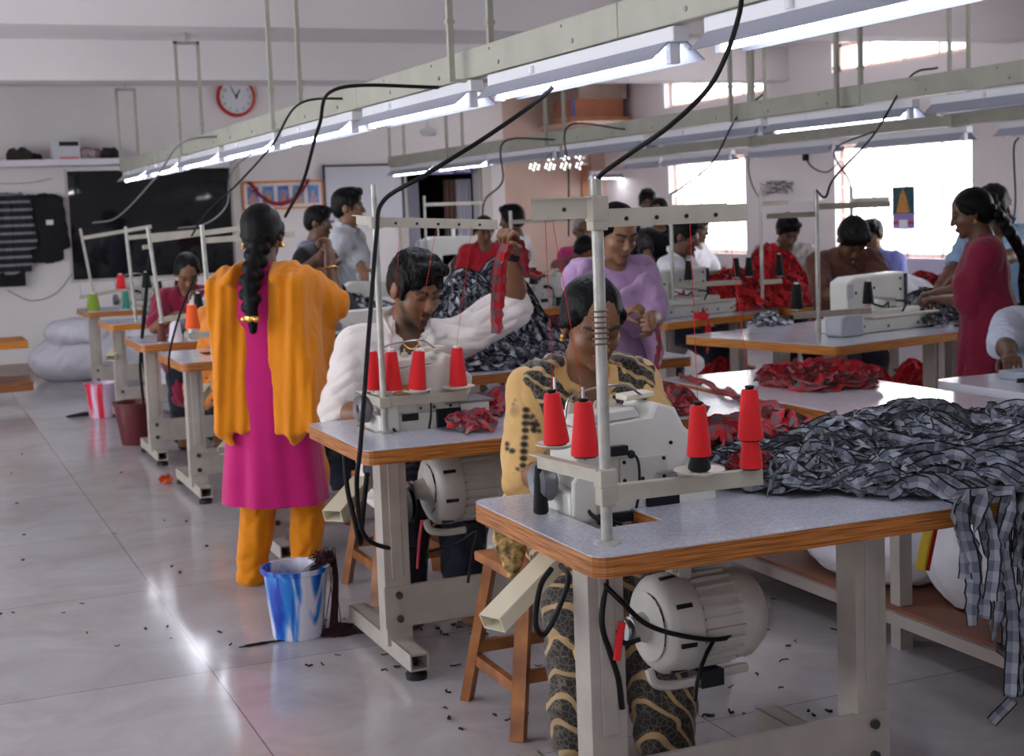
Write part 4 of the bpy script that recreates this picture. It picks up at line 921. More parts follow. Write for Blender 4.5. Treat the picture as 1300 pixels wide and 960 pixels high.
def flatbed(label, x, y, rz=0, m=None):
    # large flat seaming machine: long low body, arm over it
    m = m or M_mach; t = thing('flat_seam_machine', label, 'sewing machine', (x, y, ZT), rz)
    MB().box2((-.30, -.12, .0), (.44, .14, .075)).build('bed', m, t, bevel=.008)
    MB().prism([(-.42, .0), (-.24, .0), (-.24, .11), (-.40, .115), (-.42, .09)], -.16, -.04, 'xz').build('side_motor_box', M_mach2, t, bevel=.012)
    MB().box2((-.28, -.10, .075), (.30, .10, .12)).build('body', m, t, bevel=.008)
    MB().prism([(-.26, .12), (-.12, .12), (-.10, .19), (.13, .165), (.13, .12), (.235, .12), (.235, .29), (.22, .315), (-.20, .305), (-.26, .28)], -.065, .07, 'xz').build('arm', m, t, bevel=.012, seg=3)
    MB().box2((.205, -.075, .13), (.222, -.064, .305)).build('dark_strip', M_machb, t, smooth=False)
    screws(t, [(.17, -.066, .28), (.17, -.066, .22), (-.05, -.066, .24), (-.2, -.066, .22), (.0, -.12, .03), (.25, -.12, .03), (-.2, -.12, .04)], r=.008)
    MB().box2((-.27, -.068, .19), (-.22, -.06, .27)).build('side_plate', M_mach2, t, smooth=False)
    w = MB(); w.tube(spline([(-.1, -.05, .17), (-.05, -.12, .14), (.0, -.12, .16), (.05, -.08, .13)], 6), .006, 6); w.tube(spline([(.12, -.07, .16), (.15, -.12, .15), (.12, -.12, .10)], 6), .006, 6); w.build('looper_parts', M_machb, t)
    MB().box2((-.13, -.135, .078), (.42, -.10, .09)).build('rear_tray', M_plate, t, bevel=.002)
    return t
# clutch motor slung under a table
def clutch_motor(label, x, y, z, rz=0, s=1.0):
    t = thing('clutch_motor', label, 'motor', (x, y, z), rz); t.scale = (s, s, s); Mm = mat('motor_paint', rgb(178, 172, 166), rough=.45, var=.14, vscale=10); N12 = 24
    v = MB().lathe([(.001, .0), (.06, .0), (.112, .012), (.128, .03), (.132, .075), (.128, .10), (.001, .10)], (-.02, 0, 0), 32, 'x')
    MB().lathe([(.001, -.05), (.028, -.05), (.04, -.01), (.09, .0), (.001, 0)], (-.02, 0, 0), 24, 'x').build('front_cone', Mm, t)
    MB().lathe([(.001, 0), (.115, 0), (.118, .12), (.001, .12)], (.08, 0, 0), 32, 'x').build('stator', Mm, t)
    f = MB()
    for i in range(26):
        a = 2*pi*i/26; f.box(Vector((.145, .118*cos(a), .118*sin(a))), (.12, .006, .020), Matrix.Rotation(a-pi/2, 3, 'X'))
    f.build('cooling_fins', Mm, t, smooth=False)
    MB().lathe([(.118, 0), (.122, .01), (.120, .06), (.10, .09), (.05, .10), (.001, .10)], (.20, 0, 0), 32, 'x').build('end_bell', Mm, t)
    v.cur = 1
    for i in range(8):
        a = 2*pi*i/8+.2; v.box(Vector((-.012, .082*cos(a), .082*sin(a))), (.012, .034, .008), Matrix.Rotation(a+pi/2, 3, 'X')); v.box(Vector((.03, .128*cos(a), .128*sin(a))), (.045, .012, .008), Matrix.Rotation(a+pi/2, 3, 'X'))
    v.build('clutch_housing', [Mm, M_machb], t)
    MB().lathe([(.001, -.07), (.03, -.07), (.034, -.064), (.024, -.058), (.034, -.052), (.001, -.05)], (-.02, 0, 0), 20, 'x').build('pulley', M_steel, t)
    a = MB(); a.tube(spline([(-.04, -.04, -.10), (-.03, -.05, -.135), (.02, -.05, -.150), (.10, -.05, -.150), (.20, -.05, -.140), (.25, -.05, -.14)], 6), .013, 8); a.build('clutch_lever', Mm, t)
    k = MB(); k.box2((.06, -.035, .10), (.10, .035, .19)); k.box2((-.01, -.05, .165), (.18, .05, .19)); k.cyl((.04, -.05, .15), (.04, .05, .15), .01); k.build('mounting_bracket', Mm, t, bevel=.003)
    q = MB(); q.box2((.10, -.07, -.17), (.17, .0, -.125)); q.build('switch_box', M_machb, t, bevel=.003)
    return t
# ---------------------------------------------------------------- machines on the front row
overlock('large cream overlock machine on the nearest table, in front of the woman in yellow', 1.615, 3.185)
overlock('white overlock machine with an orange badge in front of the seated man', 1.64, 4.75, badge=True)
# thread stand of the nearest table
def stand(label, base, zt, upper, lower, plates, pins, pr=.013, clamps=(), bracket=True):
    x, y = base; t = thing('thread_stand', label, 'thread stand', (x, y, ZT))
    pm = MB(); pm.cyl((0, 0, 0), (0, 0, zt-ZT), pr, n=16); pm.lathe([(.03, 0), (.03, .004), (.016, .008)], n=16)
    pm.build('pole', M_pole, t)
    for iu, (a, b, h) in enumerate(upper):
        m = MB(); a = Vector(a)-t.location; b = Vector(b)-t.location; d, s = lbar(m, a, b, h)
        o = m.build('guide_arm', M_bar_, t, smooth=False); n = MB(); L_ = (b-a).length
        for k in range(int((L_-.05)/.075)): c = a+d*(.07+k*.075)+Vector((0, 0, -h*.55)); n.cyl(c-s*.004, c+s*.004, .005, n=8)
        n.build('holes', M_machb, o)
        if bracket: MB().box(Vector((0, 0, a.z-h*.55)), (.040-.004*iu, .040-.004*iu, h*1.25)).build('clamp', M_bar_, o, bevel=.003)
    for iu, (a, b, h) in enumerate(lower):
        m = MB(); a = Vector(a)-t.location; b = Vector(b)-t.location; lbar(m, a, b, h); o = m.build('cone_arm', M_bar_, t, smooth=False)
        if bracket: MB().box(Vector((0, 0, a.z-h*.55)), (.040-.004*iu, .040-.004*iu, h*1.2)).build('clamp', M_bar_, o, bevel=.003)
    for p, r in plates: m = MB(); plate(m, Vector(p)-t.location, r); m.build('cone_plate', M_plate, t)
    for p, h in pins: m = MB(); q = Vector(p)-t.location; m.cyl(q, q+Vector((0, 0, h)), .004, n=8); m.build('pin', M_steel, t)
    for z in clamps:
        m = MB()
        for k in range(4): m.tube([(cos(a)*(pr+.004), sin(a)*(pr+.004), z-ZT+k*.012+.003*a/6) for a in [i*pi/8 for i in range(17)]], .0022, 6)
        m.build('wire_binding', mat('rust', rgb(120, 88, 70), rough=.6, metal=.4), t)
    return t
bx1 = Vector((1.393, 2.80, 0)); 
lend = aty(674, 257, 2.86); rend = aty(948, 270, 2.80)
c1 = atz(707, 566, .935); c2 = atz(743, 582, .925); c3 = aty(888, 597, 2.79); c4 = aty(954, 602, 2.785); la = atz(682, 573, .93)
stand('tall grey thread stand on the nearest table, with four red cones around it', (1.393, 2.80), 1.56,
      [((1.393, 2.80, 1.520), (lend.x, lend.y, 1.520), .045), ((1.393, 2.80, 1.492), (rend.x, rend.y, 1.492), .038)],
      [((1.393, 2.80, .925), (la.x, la.y, .925), .035), ((1.393, 2.80, .885), (c4.x+.03, c4.y, .885), .035)],
      [((c1.x, c1.y, .932), .052), ((c3.x, c3.y, .893), .058)],
      [((c1.x, c1.y, .93), .17), ((c2.x, c2.y, .92), .17), ((c3.x, c3.y, .89), .12), ((c4.x, c4.y, .885), .12)], clamps=(1.20, 1.235))
M_kcore = M_blk
cone('red thread cone leaning on a round plate, left of the near stand pole', (c1.x, c1.y, .938), .125, .031, M_tr, M_kcore, tilt=(0, -.07))
cone('big red thread cone close to the near stand pole on its left', (c2.x, c2.y, .928), .128, .033, M_tr, M_kcore)
cone('short black core under the red cone on the round plate right of the near machine', (c3.x, c3.y, .899), .05, .026, M_tk, M_kcore)
cone('red thread cone set on a black core, right of the near machine', (c3.x, c3.y, .93), .118, .028, M_tr, M_kcore)
cone('lower red cone of the two stacked at the right end of the near stand', (c4.x, c4.y, .889), .088, .027, M_tr, M_kcore)
cone('upper red cone of the two stacked at the right end of the near stand', (c4.x, c4.y, .955), .118, .030, M_tr, M_kcore)
cone('bare black thread cone standing on the nearest table left of the machine', tuple(atz(687, 652, ZT)), .118, .019, M_tk, M_kcore)
def thread(label, a, b, m, r=.0007):
    p = Vector(a); q = Vector(b); o = MB().tube([p, p.lerp(q, .5)+Vector((0, 0, -.0)), q], r, 4).build('thread_line', m); return tag(o, label, 'thread')
thread('red thread rising from the leaning red cone to the short upper arm', (c1.x-.005, c1.y, 1.065), (lend.x+.03, lend.y-.005, 1.49), M_tr)
thread('red thread rising from the big red cone to the upper arm', (c2.x, c2.y, 1.06), aty(700, 270, 2.85), M_tr)
thread('red thread rising from the cone on the round plate', (c3.x, c3.y, 1.05), aty(876, 285, 2.80), M_tr)
thread('red thread rising from the two stacked cones', (c4.x, c4.y, 1.08), aty(925, 285, 2.80), M_tr)
# second stand
b2 = Vector((1.48, 4.64, 0)); d = [aty(474, 499, 4.72), aty(499, 502, 4.66), aty(529, 492, 4.62), aty(582, 493, 4.62)]
r2 = aty(632, 289, 4.62); l2 = aty(452, 270, 4.72)
stand('thread stand on the second table, with red cones on either side', (1.48, 4.64), 1.60,
      [((1.48, 4.64, 1.49), (r2.x, r2.y, 1.465), .032), ((1.48, 4.64, 1.49), (l2.x, l2.y, 1.50), .03)],
      [((1.48, 4.64, .882), (d[0].x-.03, 4.76, .895), .03), ((1.48, 4.64, .882), (d[3].x+.03, 4.62, .882), .032)],
      [((d[2].x, 4.62, .892), .05), ((d[3].x, 4.62, .892), .058)], [((d[i].x, d[i].y, .89), .15) for i in range(4)], pr=.011)
for i, nm in enumerate(('leftmost red cone of the second stand, behind the black cable', 'red cone touching the pole of the second stand on its left', 'tilted red cone right of the second stand pole', 'rightmost red cone of the second stand, alone on a wide plate')):
    cone(nm, (d[i].x, d[i].y, .898), .135, .032, M_tr, M_cone, tilt=(0, (.0, .0, .10, 0)[i]))
for i in range(3): thread('red thread hanging from the second stand arm, %s' % ('left one', 'middle one', 'right one')[i], (d[i+1].x, d[i+1].y, 1.04), (1.56+i*.13, 4.62, 1.45), M_tr)
# black cones lying and standing on the third table
q = atz(443, 487, ZT); 
cone('upright black cone on the third table, behind the man at his left', (q.x, 6.2, ZT), .14, .035, M_tk)
o = cone('black cone lying on its side on the third table with a white core', (q.x-.12, 6.14, ZT+.034), .11, .033, M_tk); o.rotation_euler = (radians(90), 0, radians(60))
p = aty(741, 430, 6.5); cone('black thread cone standing on the third table beside the dark cloth mound', (p.x, 6.5, ZT), .13, .035, M_tk)
# motors
clutch_motor('pale clutch motor with cooling fins slung under the nearest table', 1.62, 3.02, .485, rz=radians(2), s=.93)
clutch_motor('pale clutch motor with finned body slung under the second table', 1.66, 4.70, .54, rz=0, s=1.0)
tag(MB().lathe([(.001, 0), (.05, 0), (.062, .008), (.050, .016), (.062, .024), (.001, .03)], (1.545, 4.66, .50), 24, 'x').build('belt_pulley', M_blk), 'black belt pulley at the left of the second table motor', 'pulley')
# waste chutes
def chute(label, a, b, w=.07, m=None):
    a = Vector(a); b = Vector(b); d = (b-a).normalized(); s = d.cross(Vector((0, 0, 1))).normalized(); u = s.cross(d); mb = MB(); R = Matrix((s, d, u)).transposed(); l = (b-a).length
    mb.box((a+b)/2-u*0, (w, l, .003), R); mb.box((a+b)/2-s*w/2+u*w*.3, (.003, l, w*.6), R); mb.box((a+b)/2+s*w/2+u*w*.3, (.003, l, w*.6), R); mb.box((a+b)/2+u*w*.6, (w, l, .003), R)
    tag(mb.build('waste_chute', m or M_chute, smooth=False), label, 'chute')
M_chute = mat('chute_plastic', rgb(222, 214, 188), rough=.4)
chute('cream square waste chute poking out below the nearest table', aty(628, 800, 2.95), aty(712, 712, 3.05), .062)
chute('cream waste chute hanging below the second table, left of its leg', aty(424, 662, 4.75), aty(462, 618, 4.9), .07)
chute('cream waste chute below the fourth table, left of the pink dress', aty(243, 520, 7.9), aty(262, 496, 8.1), .07)
chute('cream waste chute low beside the pink dress, above the table foot', aty(285, 577, 7.75), aty(300, 560, 7.9), .07)
chute('cream waste chute between the legs of the yellow edged table', aty(141, 458, 11.1), aty(155, 441, 11.3), .07)
# stools
stool('wooden stool of the woman in yellow, legs showing below the nearest table', 1.72, 3.86, .47)
stool('wooden stool of the seated man, legs showing below the second table', 1.80, 5.42, .47)
# far machines along the front row with their stands
def small_stand(label, x, y, h, ax, cones, lean=0, cz=.15, arm2=None):
    t = thing('thread_stand', label, 'thread stand', (x, y, ZT)); t.rotation_euler = (0, lean, 0)
    MB().cyl((0, 0, 0), (0, 0, h), .012, n=12).build('pole', M_pole, t)
    m = MB(); lbar(m, (0, 0, h-.07), (ax, 0, h-.07), .03); m.build('guide_arm', M_bar_, t, smooth=False)
    if arm2: m = MB(); lbar(m, (0, 0, h-.11), (arm2, .0, h-.11), .025); m.build('guide_arm', M_bar_, t, smooth=False)
    xs = [c[0] for c in cones]+[0]
    m = MB(); lbar(m, (min(xs)-.02, 0, cz), (max(xs)+.02, 0, cz), .03); o = m.build('cone_arm', M_bar_, t, smooth=False)
    for c in cones:
        if len(c) > 2: m = MB(); plate(m, (c[0], .0, cz+.012), .055); m.build('cone_plate', M_plate, t)
    for c in cones: m = MB(); m.cyl((c[0], 0, cz), (c[0], 0, cz+.1), .004, n=6); m.build('pin', M_steel, t)
    return t
def row_set(i, x, y, poles, h=.62, arm=.42, stand_label='', mach_label='', mk=overlock, cones=(), lean=-.06, **k):
    if mk: mk(mach_label, x+.38, y+.42, **k)
    px = x+.13; small_stand(stand_label, px, y+.22, h, arm, [(c[0],) for c in cones], lean)
    for dx, m, nm in cones: cone(nm, (px+dx+sin(lean)*.15, y+.22, ZT+.168), .115, .03, m, M_cone)
overlock('white overlock machine on the fourth table, beside the yellow shawl', 1.84, 8.05)
small_stand('thread stand on the fourth table, pole in front of the maroon clad worker', 1.52, 7.72, .72, .50, [(-.10, ), (.14, ), (.40, )], -.03)
cone('bright orange thread cone on the fourth table stand', (1.42, 7.72, ZT+.168), .13, .04, M_to)
cone('black cone lower on the fourth table stand beside the yellow shawl', (1.90, 7.72, ZT+.168), .1, .03, M_tk)
overlock('white overlock machine on the table of the maroon clad worker', 1.86, 9.42)
small_stand('leaning thread stand on the table of the maroon clad worker', 1.50, 9.12, .72, .62, [(.22, ), (.34, )], -.09, arm2=-.05)
cone('black cone right of the leaning stand, in front of the maroon clad worker', (1.72, 9.12, ZT+.168), .12, .035, M_tk)
cone('white cone on the table of the maroon clad worker near its left end', (1.55, 9.02, ZT), .12, .045, M_tw)
cone('brown cone beside the white cone near the table end', (1.47, 9.05, ZT), .12, .03, M_tb)
overlock('overlock machine on the second yellow edged table near the back wall', 1.95, 11.3)
small_stand('thread stand on the yellow edged table near the back wall', 1.62, 11.1, .72, .55, [(.2, ), (.33, )], -.05)
cone('black cone left of the pair on the yellow edged table stand', (1.80, 11.1, ZT+.168), .13, .04, M_tk)
cone('black cone right of the pair on the yellow edged table stand', (1.95, 11.1, ZT+.168), .13, .04, M_tk)
overlock('overlock machine on the furthest front row table by the back wall', 1.95, 13.1)
small_stand('leaning thread stand on the furthest front row table', 1.56, 12.95, .72, .6, [(-.1, ), (.2, ), (.5, )], -.13)
cone('green thread cone at the end of the furthest front row table', (1.52, 12.82, ZT), .15, .06, M_tg)
cone('teal thread cone on the furthest front row table, under the red tip', (1.80, 12.85, ZT), .16, .035, M_tt)
cone('red thread cone on the furthest front row stand, above the teal one', (1.78, 12.95, ZT+.17), .13, .045, M_tr)
cone('small red thread cone low beside the furthest machine', (2.06, 12.85, ZT), .1, .035, M_tr)
cone('black thread cone on the furthest front row table, right of the teal one', (2.0, 12.95, ZT+.168), .14, .045, M_tk)
# middle distance machines
lockstitch('white machine with teal name plate on the far table by the doorway', 5.08, 13.15, rz=pi, z=.74, sc=1.7, teal=True)
overlock('white overlock machine beside the person in red near the doorway', 4.55, 10.05)
table('plain table carrying the overlock machine near the person in red', 4.1, 9.75, .8, .5, edge=M_ply2)
small_stand('thin thread stand with a long arm near the person in red', 4.23, 9.95, .73, .52, [(-.12, ), (.16, )], 0)
cone('black cone left of the pole near the person in red', (4.09, 9.95, ZT+.168), .13, .035, M_tk); cone('black cone right of the pole near the person in red', (4.40, 9.95, ZT+.168), .13, .035, M_tk)
small_stand('short thread stand at the left end of the far doorway table', 4.66, 13.05, .9, .62, [], 0)
lockstitch('cream machine on the table behind the man, mostly hidden by his stand', 2.9, 9.05, rz=pi)
lockstitch('white machine on the third table beside the yellow shawl', 1.98, 6.4, rz=0)
lockstitch('small white machine on the third table behind the raised arm', 2.42, 6.55, rz=pi)
# row B machines
flatbed('wide pale seaming machine on the right hand yellow edged table', 4.93, 6.55, rz=radians(13))
flatbed('pale seaming machine beside the lilac woman, behind the white spool', 4.72, 8.32, rz=radians(17))
p1 = atz(1047, 436, ZT); small_stand('tall white thread stand on the right hand yellow edged table', p1.x+.0, p1.y+.05, .78, .46, [(-.13, ), (.31, )], 0, cz=.16, arm2=-.3)
cone('black cone left of the machine on the right hand table', (p1.x-.13, p1.y+.05, ZT+.178), .13, .035, M_tk); cone('black cone on the right end of the white stand', (p1.x+.31, p1.y+.05, ZT+.178), .12, .03, M_tk)
p2 = atz(860, 404, ZT); small_stand('white thread stand on the table behind the lilac woman', p2.x, p2.y+.05, .80, .42, [(.12, ), (.5, )], 0, cz=.22, arm2=-.18)
for dx, nm in ((.12, 'black cone just right of the stand pole behind the lilac woman'), (.48, 'left of the two black cones near the red heap'), (.58, 'right of the two black cones near the red heap')): cone(nm, (p2.x+dx, p2.y+.05, ZT+.235), .13, .03, M_tk)
cone('black thread cone left of the machine behind the lilac woman', (4.50, 8.22, ZT+.117), .14, .04, M_tk)
p = atz(917, 396, ZT); tag(MB().lathe([(.018, 0), (.062, 0), (.062, .085), (.018, .085)], p, 28).build('ribbon_spool', mat('spool', rgb(216, 206, 184), rough=.5)), 'cream flat spool on the table edge behind the lilac woman', 'spool')
for px, py, nm in ((946, 404, 'thread stand in front of the seated boy'),):
    small_stand(nm, *aty(968, 380, 8.32)[:2], .80, .22, [(.14, )], 0, cz=.20)
p = aty(968, 380, 8.32); cone('dark cone above the red heap in front of the boy', (p.x+.14, p.y, ZT+.218), .15, .03, M_tk)

lockstitch('white machine head under the bright window beyond the right hand table', 7.0, 7.75, rz=radians(8), z=ZT)
small_stand('thin thread stand in front of the bright window', *aty(1082, 340, 7.75)[:2], .80, .3, [], 0)

# machine at the right edge
m = thing('post_machine', 'grey green machine head with round wheel at the right edge of the photo', 'sewing machine', (4.16, 4.36, ZT))
M_gm = mat('grey_green', rgb(150, 160, 172), rough=.35)
MB().box2((-.18, -.10, .0), (.30, .12, .035)).build('bed', M_gm, m, bevel=.006); MB().box2((-.05, -.06, .03), (.30, .06, .17)).build('column', M_gm, m, bevel=.012); MB().lathe([(.001, -.09), (.03, -.09), (.034, -.07), (.075, -.07), (.09, -.06), (.09, -.035), (.001, -.03)], (.02, 0, .165), 28, 'y').build('wheel', M_gm, m)
c = MB(); rs = random.Random(8)
for i in range(9): c.tube(spline([(rs.uniform(-.28, .1), rs.uniform(-.18, .0), .004+rs.uniform(0, .02)) for _ in range(4)], 5), .004, 5)
c.build('loose_wires', M_cab, m); MB().lathe([(.012, 0), (.012, .05), (.018, .06), (.018, .07)], (-.08, -.06, .035), 12).build('spool_pin', M_plate, m)
# ---------------------------------------------------------------- buckets
def bucket(label, p, h, r0, r1, m, handle=None):
    t = thing('bucket', label, 'bucket', p)
    MB().lathe([(.001, 0), (r0, 0), (r0+.004, .01), (r1-.004, h-.02), (r1+.006, h-.016), (r1+.008, h), (r1-.003, h), (r1-.008, h-.02), (r0-.003, .012), (.001, .012)], n=40).build('shell', m, t)
    return t
M_bb = mat('blue_marble_plastic', rgb(210, 212, 226), rough=.25); N, L, B = nodes(M_bb); tc = N.new('ShaderNodeTexCoord'); mp = N.new('ShaderNodeMapping'); mp.inputs['Scale'].default_value = (8, 8, 2.0); L.new(tc.outputs['Object'], mp.inputs['Vector'])
n = N.new('ShaderNodeTexNoise'); n.inputs['Scale'].default_value = 1.3; n.inputs['Detail'].default_value = 2; n.inputs['Distortion'].default_value = 1.4; L.new(mp.outputs[0], n.inputs['Vector'])
r = N.new('ShaderNodeValToRGB'); E_ = r.color_ramp.elements; E_[0].position = .36; E_[0].color = rgb(20, 60, 170); E_[1].position = .58; E_[1].color = rgb(214, 214, 228); e = E_.new(.47); e.color = rgb(40, 130, 214); L.new(n.outputs['Fac'], r.inputs[0]); L.new(r.outputs[0], B.inputs['Base Color'])
B.inputs['Transmission Weight'].default_value = .0
pB_ = atz(379, 806, 0); bucket('blue and white marbled plastic bucket on the floor by the pink dress', (pB_.x, pB_.y, 0), .255, .088, .118, M_bb)
M_pb = mat('pink_marble_plastic', rgb(220, 200, 222), rough=.3); N, L, B = nodes(M_pb); tc = N.new('ShaderNodeTexCoord'); mp = N.new('ShaderNodeMapping'); mp.inputs['Scale'].default_value = (9, 9, 1.2); L.new(tc.outputs['Object'], mp.inputs['Vector'])
n = N.new('ShaderNodeTexNoise'); n.inputs['Scale'].default_value = 1.2; L.new(mp.outputs[0], n.inputs['Vector']); r = N.new('ShaderNodeValToRGB'); E_ = r.color_ramp.elements; E_[0].position = .42; E_[0].color = rgb(222, 40, 70); E_[1].position = .50; E_[1].color = rgb(216, 196, 222); L.new(n.outputs['Fac'], r.inputs[0]); L.new(r.outputs[0], B.inputs['Base Color'])
q = atz(131, 529, 0); bucket('pale bucket with red streaks standing nearest the back wall', (q.x, q.y, 0), .27, .10, .125, M_pb)
q = atz(176, 563, 0); bucket('plain maroon bucket below the yellow edged table', (q.x, q.y, 0), .29, .11, .155, mat('maroon_plastic', rgb(92, 34, 40), rough=.3))
# thread waste
M_mar = mat('maroon_thread', rgb(52, 20, 26), rough=.9); M_dth = mat('dark_thread', rgb(28, 22, 26), rough=.9)
def tangle(name, label, c, rx, ry, rz_, n, m, seed, r=.0016, ln=6, cat='thread waste'):
    mb = MB(); rs = random.Random(seed)
    for i in range(n):
        pts = []
        for k in range(ln): a = rs.uniform(0, 6.28); q = sqrt(rs.random()); zz = max(0, 1-q); pts.append((c[0]+rx*q*cos(a), c[1]+ry*q*sin(a), c[2]+rs.uniform(.002, rz_*zz+.004)))
        mb.tube(spline(pts, 5), r, 4)
    return tag(mb.build(name, m), label, cat, kind='stuff')
f = atz(434, 803, 0); tangle('thread_heap', 'tangle of dark maroon thread on the floor beside the marbled bucket', (f.x, f.y, 0), .085, .06, .045, 60, M_mar, 1)
mb = MB(); rs = random.Random(4); b0 = Vector((pB_.x+.085, pB_.y-.02, .25))
for i in range(34):
    e = Vector((f.x-.03+rs.gauss(0, .012), f.y+rs.gauss(0, .012), .01)); a = b0+Vector((rs.gauss(-.02, .012), rs.gauss(0, .012), -.01))
    mb.tube(spline([a+Vector((-.03, 0, -.05)), a, b0+Vector((.035+rs.gauss(0, .006), rs.gauss(0, .006), .03+rs.gauss(0, .008))), b0+Vector((.055+rs.gauss(0, .006), rs.gauss(0, .006), -.03)), e], 5), .0018, 4)
for i in range(26): mb.tube(spline([b0+Vector((rs.gauss(.01, .022), rs.gauss(0, .02), rs.gauss(.02, .014))) for _ in range(5)], 5), .0018, 4)
tag(mb.build('thread_tail', M_mar), 'maroon thread hanging over the rim of the marbled bucket', 'thread waste', kind='stuff')
g = atz(335, 818, 0); tangle('thread_strand', 'thin dark strand lying left of the marbled bucket', (g.x, g.y, 0), .09, .015, .006, 8, M_dth, 2)
g = atz(108, 528, 0); tangle('thread_heap', 'dark thread scraps left of the red streaked bucket', (g.x, g.y, 0), .16, .04, .03, 30, M_dth, 3, .003)
# ---------------------------------------------------------------- cables
def cable(label, pts, r=.006, m=None): return wire('power_cable', label, 'cable', pts, r, m or M_cab, 12)
cable('thick black cable dropping from the top of the picture to the near thread stand', [(2.0, 2.2, 2.09), aty(975, -70, 2.4), aty(946, -20, 2.46), aty(938, 20, 2.5), aty(922, 70, 2.52), aty(897, 115, 2.56), aty(850, 160, 2.62), aty(800, 195, 2.72), aty(765, 220, 2.78), (1.393, 2.80, 1.55)], .0055)
cable('thick black cable sweeping from the front rail down past the second table', [(2.02, 4.3, 1.93), aty(690, 122, 4.3), aty(620, 172, 4.35), aty(540, 222, 4.45), aty(487, 255, 4.55), aty(478, 300, 4.52), aty(470, 400, 4.45), aty(458, 560, 4.26), aty(453, 620, 4.27), aty(463, 680, 4.4), aty(500, 697, 4.5), aty(540, 695, 4.6)], .0075)
cable('black cable from the front rail to the head height of the woman in pink', [(2.02, 5.3, 1.98), aty(430, 112, 5.4), aty(405, 160, 5.6), aty(385, 230, 5.9), aty(362, 275, 6.2)], .007)
cable('thin black cable from the front rail down past the dark window', [(2.02, 6.6, 2.05), aty(380, 132, 6.7), aty(345, 185, 7.2), aty(300, 235, 7.7), aty(262, 270, 8.0), aty(243, 300, 8.0)], .0055)
cable('thin grey cable from the front rail to the fourth thread stand', [(2.02, 8.0, 1.97), aty(296, 215, 9.0), aty(288, 260, 9.2), aty(262, 284, 9.1), (1.62, 9.12, 1.46)], .006, M_gcab)
cable('pale cable from the front rail to the yellow edged table stand', [(2.0, 9.5, 2.05), aty(230, 182, 9.6), aty(198, 225, 10.8), aty(150, 275, 12), aty(118, 283, 12.9)], .007, mat('pale_cable', rgb(130, 128, 130), rough=.5))
cable('black cable hanging across the third table edge into the maroon bucket, left one', [aty(190, 320, 9.3), aty(184, 400, 9.4), aty(178, 460, 9.6), aty(183, 520, 9.9)], .009)
cable('black cable hanging into the maroon bucket, right one', [aty(188, 340, 9.3), aty(180, 440, 9.5), aty(190, 500, 9.8), aty(192, 524, 9.9)], .009)
cable('thin black cable on the fourth table crossing its white machine', [aty(248, 350, 7.7), aty(228, 400, 7.6), aty(215, 450, 7.5), aty(216, 480, 7.6)], .006)
cable('black cable from the middle rail to the row behind the lilac woman', [(4.9, 9.3, 2.04), aty(722, 160, 9.4), aty(722, 220, 9.5), aty(722, 300, 9.6)], .006)
cable('thin black cable dropping from the middle rail near the doorway', [(4.9, 10.5, 2.04), aty(640, 180, 10.6), aty(638, 230, 10.8), aty(615, 256, 11), aty(614, 300, 11)], .007)
cable('black cable from the middle rail curving to the right hand stand', [aty(1190, 86, 6.3), aty(1155, 98, 6.25), aty(1110, 170, 6.2), aty(1060, 225, 6.1), aty(1048, 250, 6.05), (p1.x, p1.y+.05, 1.54)], .006)
cable('black cable from the middle rail near the long table', [aty(968, 120, 7.8), aty(935, 150, 7.8), aty(905, 205, 7.9), aty(870, 235, 8.0), (p2.x, p2.y+.05, 1.56)], .006)
cable('thin black cable from the far rail beside the left window', [(6.7, 10.5, 2.0), aty(950, 210, 10.4), aty(955, 235, 9.6), aty(968, 258, 8.4)], .006)
cable('thin black cable crossing in front of the large window', [(6.7, 8.8, 1.98), aty(1060, 190, 8.8), aty(1078, 230, 8.2), aty(1084, 262, 7.8)], .006)
cable('black cable hanging down the right wall in a long loop', [(7.94, 8.7, 1.9), aty(1287, 190, 8.5), aty(1289, 260, 8.3), aty(1281, 297, 8.2), aty(1273, 270, 8.3)], .007)
cable('black cable looping beside the leg of the nearest table', [aty(700, 722, 2.72), aty(686, 745, 2.70), aty(680, 790, 2.70), aty(690, 806, 2.70), aty(706, 780, 2.70), aty(722, 735, 2.70), aty(712, 718, 2.8)], .006)
cable('black cable lying across the near motor', [aty(765, 740, 2.86), aty(790, 765, 2.84), aty(820, 792, 2.84), aty(860, 806, 2.86), aty(910, 812, 2.9), aty(945, 800, 2.95), aty(962, 770, 3.0), aty(958, 757, 3.05)], .006)
cable('bundle of black cable hanging straight down beside the near table leg', [aty(770, 735, 2.86), aty(764, 790, 2.85), aty(775, 830, 2.85), aty(785, 862, 2.85), aty(790, 900, 2.85)], .007)
cable('second black cable hanging beside the near table leg', [aty(778, 735, 2.88), aty(772, 780, 2.87), aty(790, 815, 2.86), aty(812, 812, 2.86)], .006)
cable('short black cable with plug hanging under the near motor switch', [aty(905, 815, 2.9), aty(895, 835, 2.88), aty(886, 862, 2.86), aty(882, 890, 2.86)], .005)
cable('black cables hanging left of the second table leg in a narrow V', [aty(437, 575, 4.7), aty(441, 620, 4.7), aty(450, 660, 4.7), aty(457, 690, 4.7), aty(460, 660, 4.7), aty(466, 600, 4.7)], .009)
cable('black cable from the second table motor to the near chute', [aty(545, 700, 4.5), aty(580, 690, 4.45), aty(605, 675, 4.4), aty(600, 700, 4.4), aty(594, 740, 4.4)], .005)
tag(MB().tube(spline([aty(790, 790, 2.84), aty(786, 812, 2.84), aty(783, 838, 2.84)], 6), .009, 6).build('red_rag_tie', M_tr), 'red rag strip tied on the cables beside the near motor', 'rag')
